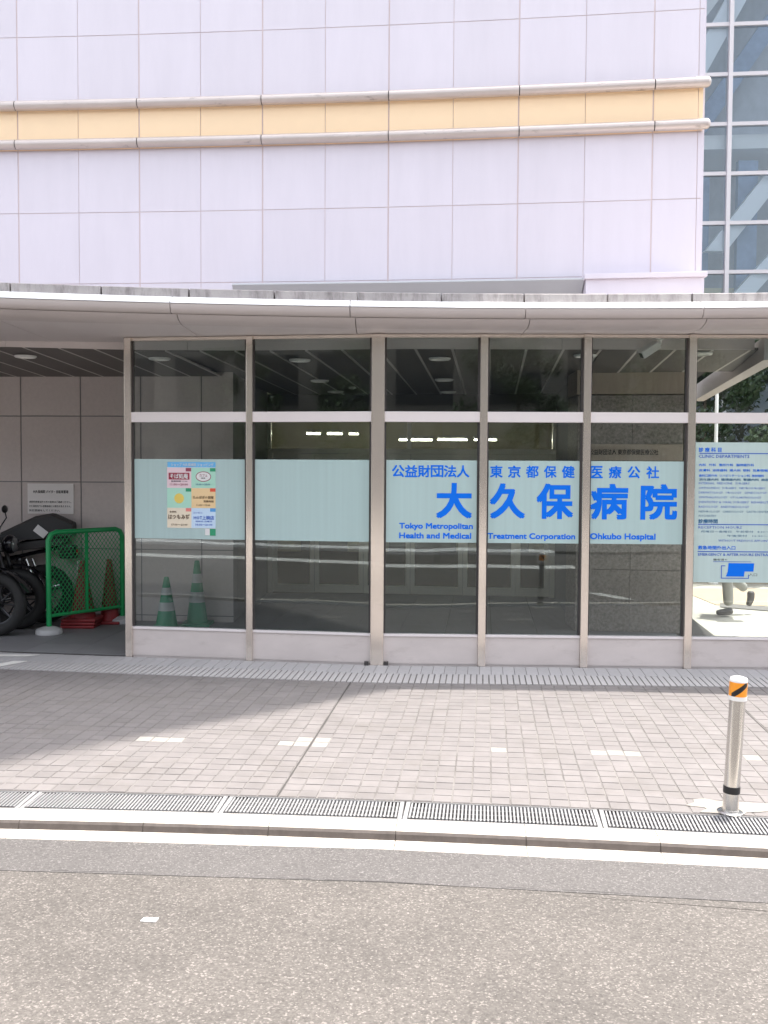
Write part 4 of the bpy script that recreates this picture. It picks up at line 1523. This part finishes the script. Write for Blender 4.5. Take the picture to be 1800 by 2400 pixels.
# carrier box and rear visor that set the two bikes apart
MB().box(-0.10, 0.14, -0.15, 0.15, 0.93, 1.05).build('front_bag', 'seat vinyl', m1, bevel=0.04).location = (0.40, 0, 0.03)
vz = MB()
vz.v = [(0.56, -0.18, 0.96), (0.56, 0.18, 0.96), (0.48, 0.15, 1.22), (0.48, -0.15, 1.22), (0.565, -0.18, 0.96), (0.565, 0.18, 0.96), (0.485, 0.15, 1.22), (0.485, -0.15, 1.22)]
tagp = MB().box(-0.065, 0.065, -0.004, 0.0, -0.04, 0.04).build('paper_tag', 'paper', m2)
tagp.location = (-0.62, 0.16, 0.94)
tagp.rotation_euler = (0, R(38), R(180))
tp = MB()
secs = [(-0.20, 0.12, 0.84, 0.93), (-0.55, 0.16, 0.86, 1.10), (-0.72, 0.16, 0.88, 1.13), (-0.92, 0.12, 0.90, 1.04)]
for X, w_, za, zb in secs:
    tp.v += [(X, -w_, za), (X, -w_ * .9, zb - 0.03), (X, -w_ * 0.5, zb), (X, w_ * 0.5, zb), (X, w_ * .9, zb - 0.03), (X, w_, za)]
for k in range(3):
    for j in range(6):
        j2 = (j + 1) % 6
        tp.f.append((6 * k + j, 6 * k + j2, 6 * k + 6 + j2, 6 * k + 6 + j))
tp.f += [tuple(range(6)), tuple(range(23, 17, -1))]
tp.build('tail_bag', 'seat vinyl', m2, smooth=True)

# ------------------------------------------------------------------ walking person beyond the glass
pe = empty('person', (3.85, 10.92, 0), 'person in light grey trousers walking past behind the clinic board, one foot lifted', 'person')


def skin(name, verts, edges, radii, m_, parent, root=0, sub=2):
    me = bpy.data.meshes.new(name)
    me.from_pydata(verts, edges, [])
    o = bpy.data.objects.new(name, me)
    C.objects.link(o)
    md = o.modifiers.new('skin', 'SKIN')
    md.use_smooth_shade = True
    for k, r_ in enumerate(radii):
        rr_ = r_ if isinstance(r_, tuple) else (r_, r_)
        me.skin_vertices[0].data[k].radius = rr_
        me.skin_vertices[0].data[k].use_root = (k == root)
    sb = o.modifiers.new('sub', 'SUBSURF')
    sb.levels = sb.render_levels = sub
    me.materials.append(M(m_))
    o.parent = parent
    return o


# facing -x (walking left); planted leg below, other leg swung back
V = [(0, 0, 0.92), (-0.01, 0, 1.08), (-0.02, 0, 1.28), (-0.02, 0, 1.42), (-0.03, 0, 1.50), (-0.05, 0, 1.58), (-0.05, 0, 1.66),
     (-0.02, -0.17, 1.38), (0.02, -0.22, 1.12), (-0.08, -0.23, 0.90),
     (-0.02, 0.17, 1.38), (0.0, 0.22, 1.12), (-0.12, 0.22, 0.92)]
E_ = [(0, 1), (1, 2), (2, 3), (3, 4), (4, 5), (5, 6), (3, 7), (7, 8), (8, 9), (3, 10), (10, 11), (11, 12)]
skin('body', V, E_, [(0.13, 0.15), (0.12, 0.14), (0.13, 0.16), (0.10, 0.13), 0.05, 0.085, 0.075, 0.06, 0.042, 0.032, 0.06, 0.042, 0.032], 'shirt', pe)
V = [(0, 0, 0.95), (-0.01, -0.09, 0.86), (-0.05, -0.09, 0.50), (-0.02, -0.085, 0.10), (0.0, 0.09, 0.86), (-0.04, 0.09, 0.52), (0.24, 0.09, 0.26)]
skin('trousers', V, [(0, 1), (1, 2), (2, 3), (0, 4), (4, 5), (5, 6)], [(0.13, 0.15), 0.09, 0.066, 0.060, 0.09, 0.066, 0.055], 'trousers', pe)
skin('shoe', [(0.03, -0.085, 0.055), (-0.06, -0.085, 0.04), (-0.16, -0.085, 0.03)], [(0, 1), (1, 2)], [0.045, 0.042, 0.03], 'shoe', pe)
skin('shoe', [(0.29, 0.09, 0.26), (0.29, 0.09, 0.16), (0.26, 0.09, 0.08)], [(0, 1), (1, 2)], [0.045, 0.042, 0.03], 'shoe', pe)
hd_ = MB().ball((-0.055, 0, 1.63), (0.092, 0.078, 0.115), 16, 12).build('head', 'skin', pe, smooth=True)
MB().ball((-0.035, 0, 1.665), (0.096, 0.085, 0.095), 16, 10).build('hair', 'hair', pe, smooth=True)
MB().tube([(-0.14, 0, 1.64), (-0.165, 0, 1.605)], [0.012, 0.018], 8).build('nose', 'skin', hd_, smooth=True)
bgm = MB().box(-0.14, 0.12, -0.05, 0.05, -0.30, 0.0).build('shoulder_bag', 'black', None, bevel=0.03)
bgm.location = (3.88, 10.62, 1.02)
tag(bgm, 'dark bag hanging at the hip of the walking person', 'bag')

# ------------------------------------------------------------------ curtain-wall tower on the right
tw = empty('glass_tower', (9, 20, 0), 'tall curtain wall block with white mullions at the right edge', 'building', site=True)
TWY = lambda x: 20.4 - 0.10 * x
tz = [0.73 + 0.965 * k for k in range(14)]
txs = [5.27, 6.77, 8.27, 9.77, 11.27]
for x_ in txs:
    MB().prism([(x_ - 0.04, TWY(x_) - 0.09), (x_ + 0.04, TWY(x_) - 0.09), (x_ + 0.04, TWY(x_) + 0.09), (x_ - 0.04, TWY(x_) + 0.09)], 0, 14).build('mullion', 'tower white', tw)
for a, b in zip(txs[:-1], txs[1:]):
    for k, z in enumerate(tz):
        MB().prism([(a + 0.041, TWY(a) - 0.05), (b - 0.041, TWY(b) - 0.05), (b - 0.041, TWY(b) + 0.06), (a + 0.041, TWY(a) + 0.06)], z - 0.035, z + 0.035).build('rail', 'tower white', tw)
    for z0, z1 in zip(tz[:-1], tz[1:]):
        MB().prism([(a + 0.042, TWY(a)), (b - 0.042, TWY(b)), (b - 0.042, TWY(b) + 0.02), (a + 0.042, TWY(a) + 0.02)], z0 + 0.036, z1 - 0.036).build('pane', 'tower glass', tw)
MB().prism([(4.6, 21.7), (16, 20.6), (16, 21.0), (4.6, 22.1)], 0, 15).build('inner_wall', 'tower inside', tw)
MB().prism([(4.6, 20.1), (5.2, 20.05), (5.2, 23), (4.6, 23)], 0, 15).build('inner_wall', 'tower inside', tw)
for z in (4.0, 8.05, 12.2):
    MB().prism([(5.3, TWY(5.3) + 0.25), (15, TWY(15) + 0.25), (15, 20.6), (5.3, 21.55)], z, z + 0.28).build('floor_slab', 'tower slab', tw)
for x0, z0, x1, z1, d, m_ in ((5.45, 8.6, 8.3, 13.9, 0.12, 'tower reflection'), (6.4, 6.0, 9.4, 9.9, 0.22, 'tower reflection'), (5.4, 9.9, 7.6, 12.9, 0.3, 'tower slab'), (6.3, 4.4, 9.4, 7.9, 0.14, 'tower reflection'),
                             (6.2, 8.6, 9.6, 13.6, 0.95, 'tower blue'), (7.0, 4.3, 9.8, 7.0, 0.7, 'tower blue')):
    y = TWY((x0 + x1) / 2) + d
    mb = MB()
    w_ = 0.21
    mb.v = [(x0, y, z0), (x0 + 2 * w_, y, z0), (x1 + 2 * w_, y, z1), (x1, y, z1), (x0, y + 0.2, z0), (x0 + 2 * w_, y + 0.2, z0), (x1 + 2 * w_, y + 0.2, z1), (x1, y + 0.2, z1)]
    mb.f = [(0, 1, 2, 3), (7, 6, 5, 4), (0, 4, 5, 1), (1, 5, 6, 2), (2, 6, 7, 3), (3, 7, 4, 0)]
    mb.build('reflection_diagonal', m_, tw)  # added solid diagonals imitating street reflections in the tower panes
for xa, xb, za, zb, m_ in ((7.15, 7.55, 5.2, 7.9, 'tower blue'), (6.25, 6.6, 5.6, 7.6, 'tower blue'), (6.0, 7.55, 4.35, 5.35, 'tower tan'), (8.0, 8.2, 4.3, 8.0, 'tower slab')):
    MB().box(xa, xb, TWY(xa) + 0.5, TWY(xa) + 0.65, za, zb).build('inner_panel', m_, tw)
MB().prism([(4.6, 20.0), (16, 18.85), (16, 23), (4.6, 23.4)], 14.1, 40).build('upper_storeys', 'tower slab', tw)


# ------------------------------------------------------------------ trees
def tree(label, loc, h, rad, nleaf, tone, trunk_h, seed, group, cz=None, leaf=0.13):
    rnd = random.Random(seed)
    o = empty('tree', loc, label, 'tree', group)
    tr = MB()
    tr.tube([(0, 0, 0), (0.03, 0.02, trunk_h * 0.5), (0.0, 0.05, trunk_h), (0.05, 0, h * 0.75)], [0.10, 0.085, 0.07, 0.02], 8)
    for k in range(7):
        a = rnd.uniform(0, 6.28)
        z0 = trunk_h * rnd.uniform(0.6, 1.1)
        tr.tube([(0, 0, z0), (rad * 0.4 * math.cos(a), rad * 0.4 * math.sin(a), z0 + 0.35), (rad * 0.8 * math.cos(a), rad * 0.8 * math.sin(a), z0 + 0.8)], [0.04, 0.028, 0.01], 6)
    tr.build('trunk', 'bark', o, smooth=True)
    clumps = []
    for k in range(26):
        a, u = rnd.uniform(0, 6.28), rnd.uniform(0, 1) ** 0.5
        zz = rnd.uniform(trunk_h * 0.55, h)
        f = math.sin(math.pi * min(1, max(0.12, (zz - trunk_h * 0.4) / (h - trunk_h * 0.35))))
        clumps.append((rad * u * f * math.cos(a), rad * u * f * math.sin(a), zz, rnd.uniform(0.25, 0.5) * rad * 0.6, rnd.uniform(0.55, 1.0)))
    lv = MB()
    tn = []
    for k in range(nleaf):
        cx, cy, cz_, cr, ct = rnd.choice(clumps)
        d = Vector((rnd.gauss(0, 1), rnd.gauss(0, 1), rnd.gauss(0, 0.8)))
        d = d.normalized() * cr * rnd.uniform(0.5, 1.1)
        c_ = Vector((cx, cy, cz_)) + d
        n_ = Vector((rnd.gauss(0, 1), rnd.gauss(0, 1), rnd.gauss(0.5, 1))).normalized()
        a_ = n_.orthogonal().normalized()
        b_ = n_.cross(a_)
        l, w_ = leaf * rnd.uniform(0.6, 1.3), leaf * 0.45 * rnd.uniform(0.7, 1.2)
        lv.poly([c_ - a_ * l / 2, c_ + b_ * w_ / 2, c_ + a_ * l / 2, c_ - b_ * w_ / 2])
        tn += [ct * tone * rnd.uniform(0.75, 1.1)] * 4
    co = lv.build('crown', 'leaf', o, fix=False)
    co.data.attributes.new('tone', 'FLOAT', 'POINT').data.foreach_set('value', tn)
    return o


tg = 'trees beyond the right end of the porch'
tree('dark leafy tree left of the white pole beyond the porch', (4.9, 15.2, 0), 3.6, 1.3, 5200, 0.55, 1.0, 1, tg)
tree('brighter green leafy tree right of the white pole', (6.3, 15.4, 0), 3.8, 1.3, 5200, 1.0, 1.0, 2, tg)
tree('dense dark tree at the right edge under the canopy', (7.6, 15.8, 0), 4.0, 1.4, 5600, 0.6, 1.1, 3, tg)
tree('low dark shrub tree close behind the clinic board', (5.6, 14.2, 0), 2.2, 1.0, 4200, 0.7, 0.5, 4, tg)
tree('broad dark tree filling the gap below the tower', (6.9, 17.2, 0), 3.9, 1.7, 5600, 0.5, 1.0, 5, tg)
pol = empty('pole', (4.72, 14.0, 0), 'slim white pole standing before the trees', 'pole')
MB().lathe([(0.026, 0.012), (0.024, 3.0), (0.012, 3.02)], 14).build('shaft', 'white paint', pol, smooth=True)
MB().lathe([(0.07, -0.01), (0.07, 0.011), (0.03, 0.0115)], 14).build('foot', 'white paint', pol, smooth=True)
wl = empty('retaining_wall', (8, 14.9, 0), 'low pale wall behind the orange walkway', 'wall', site=True)
MB().prism([(3.9, 14.2), (13, 13.3), (13, 13.6), (3.9, 14.5)], -0.02, 0.28).build('body', 'walk orange', wl)
MB().prism([(3.88, 14.17), (13, 13.27), (13, 13.63), (3.88, 14.53)], 0.283, 0.34).build('coping', 'walk pale', wl)

# ------------------------------------------------------------------ the other side of the street (seen only as reflections)
MB().prism([(-25, -1.0), (2.75, -1.0), (2.75, -0.45), (-25, -0.45)], -0.034, -0.030).build('road_line', 'road white')['kind'] = 'structure'
MB().prism([(2.42, 2.85), (2.60, 2.85), (2.92, 3.50), (2.74, 3.50)], -0.0345, -0.030).build('road_line', 'road white')['kind'] = 'structure'
MB().box(-25, 2.7, -3.65, -3.0, -0.058, 0.02).build('far_kerb', 'white paint')['kind'] = 'structure'
MB().box(-40, 40, -14, -3.66, -0.058, 0.0).build('far_pavement', 'walk grey')['kind'] = 'structure'
ob = empty('street_building', (0, -14, 0), 'low dark building across the street, seen only in reflections', 'building', site=True)
MB().box(-30, 30, -24, -14, 0, 8.5).build('wall', 'opp wall', ob)
for k in range(-9, 10):
    for z in (0.6, 3.6, 6.2):
        MB().box(k * 2.6 - 0.9, k * 2.6 + 0.9, -14.02, -13.98, z, z + 1.7).build('window', 'opp window', ob)
for k, x_ in enumerate((-11, -6.2, 2.6, 7.2, 11.5)):
    t_ = tree(('leftmost', 'second from left', 'middle', 'second from right', 'rightmost')[k] + ' of the five street trees across the road', (x_, -12.0 + 0.4 * (k % 2), 0), 5.6 + 0.3 * (k % 3), 1.9, 5000, 0.8, 2.2, 20 + k, 'street trees across the road', leaf=0.15)
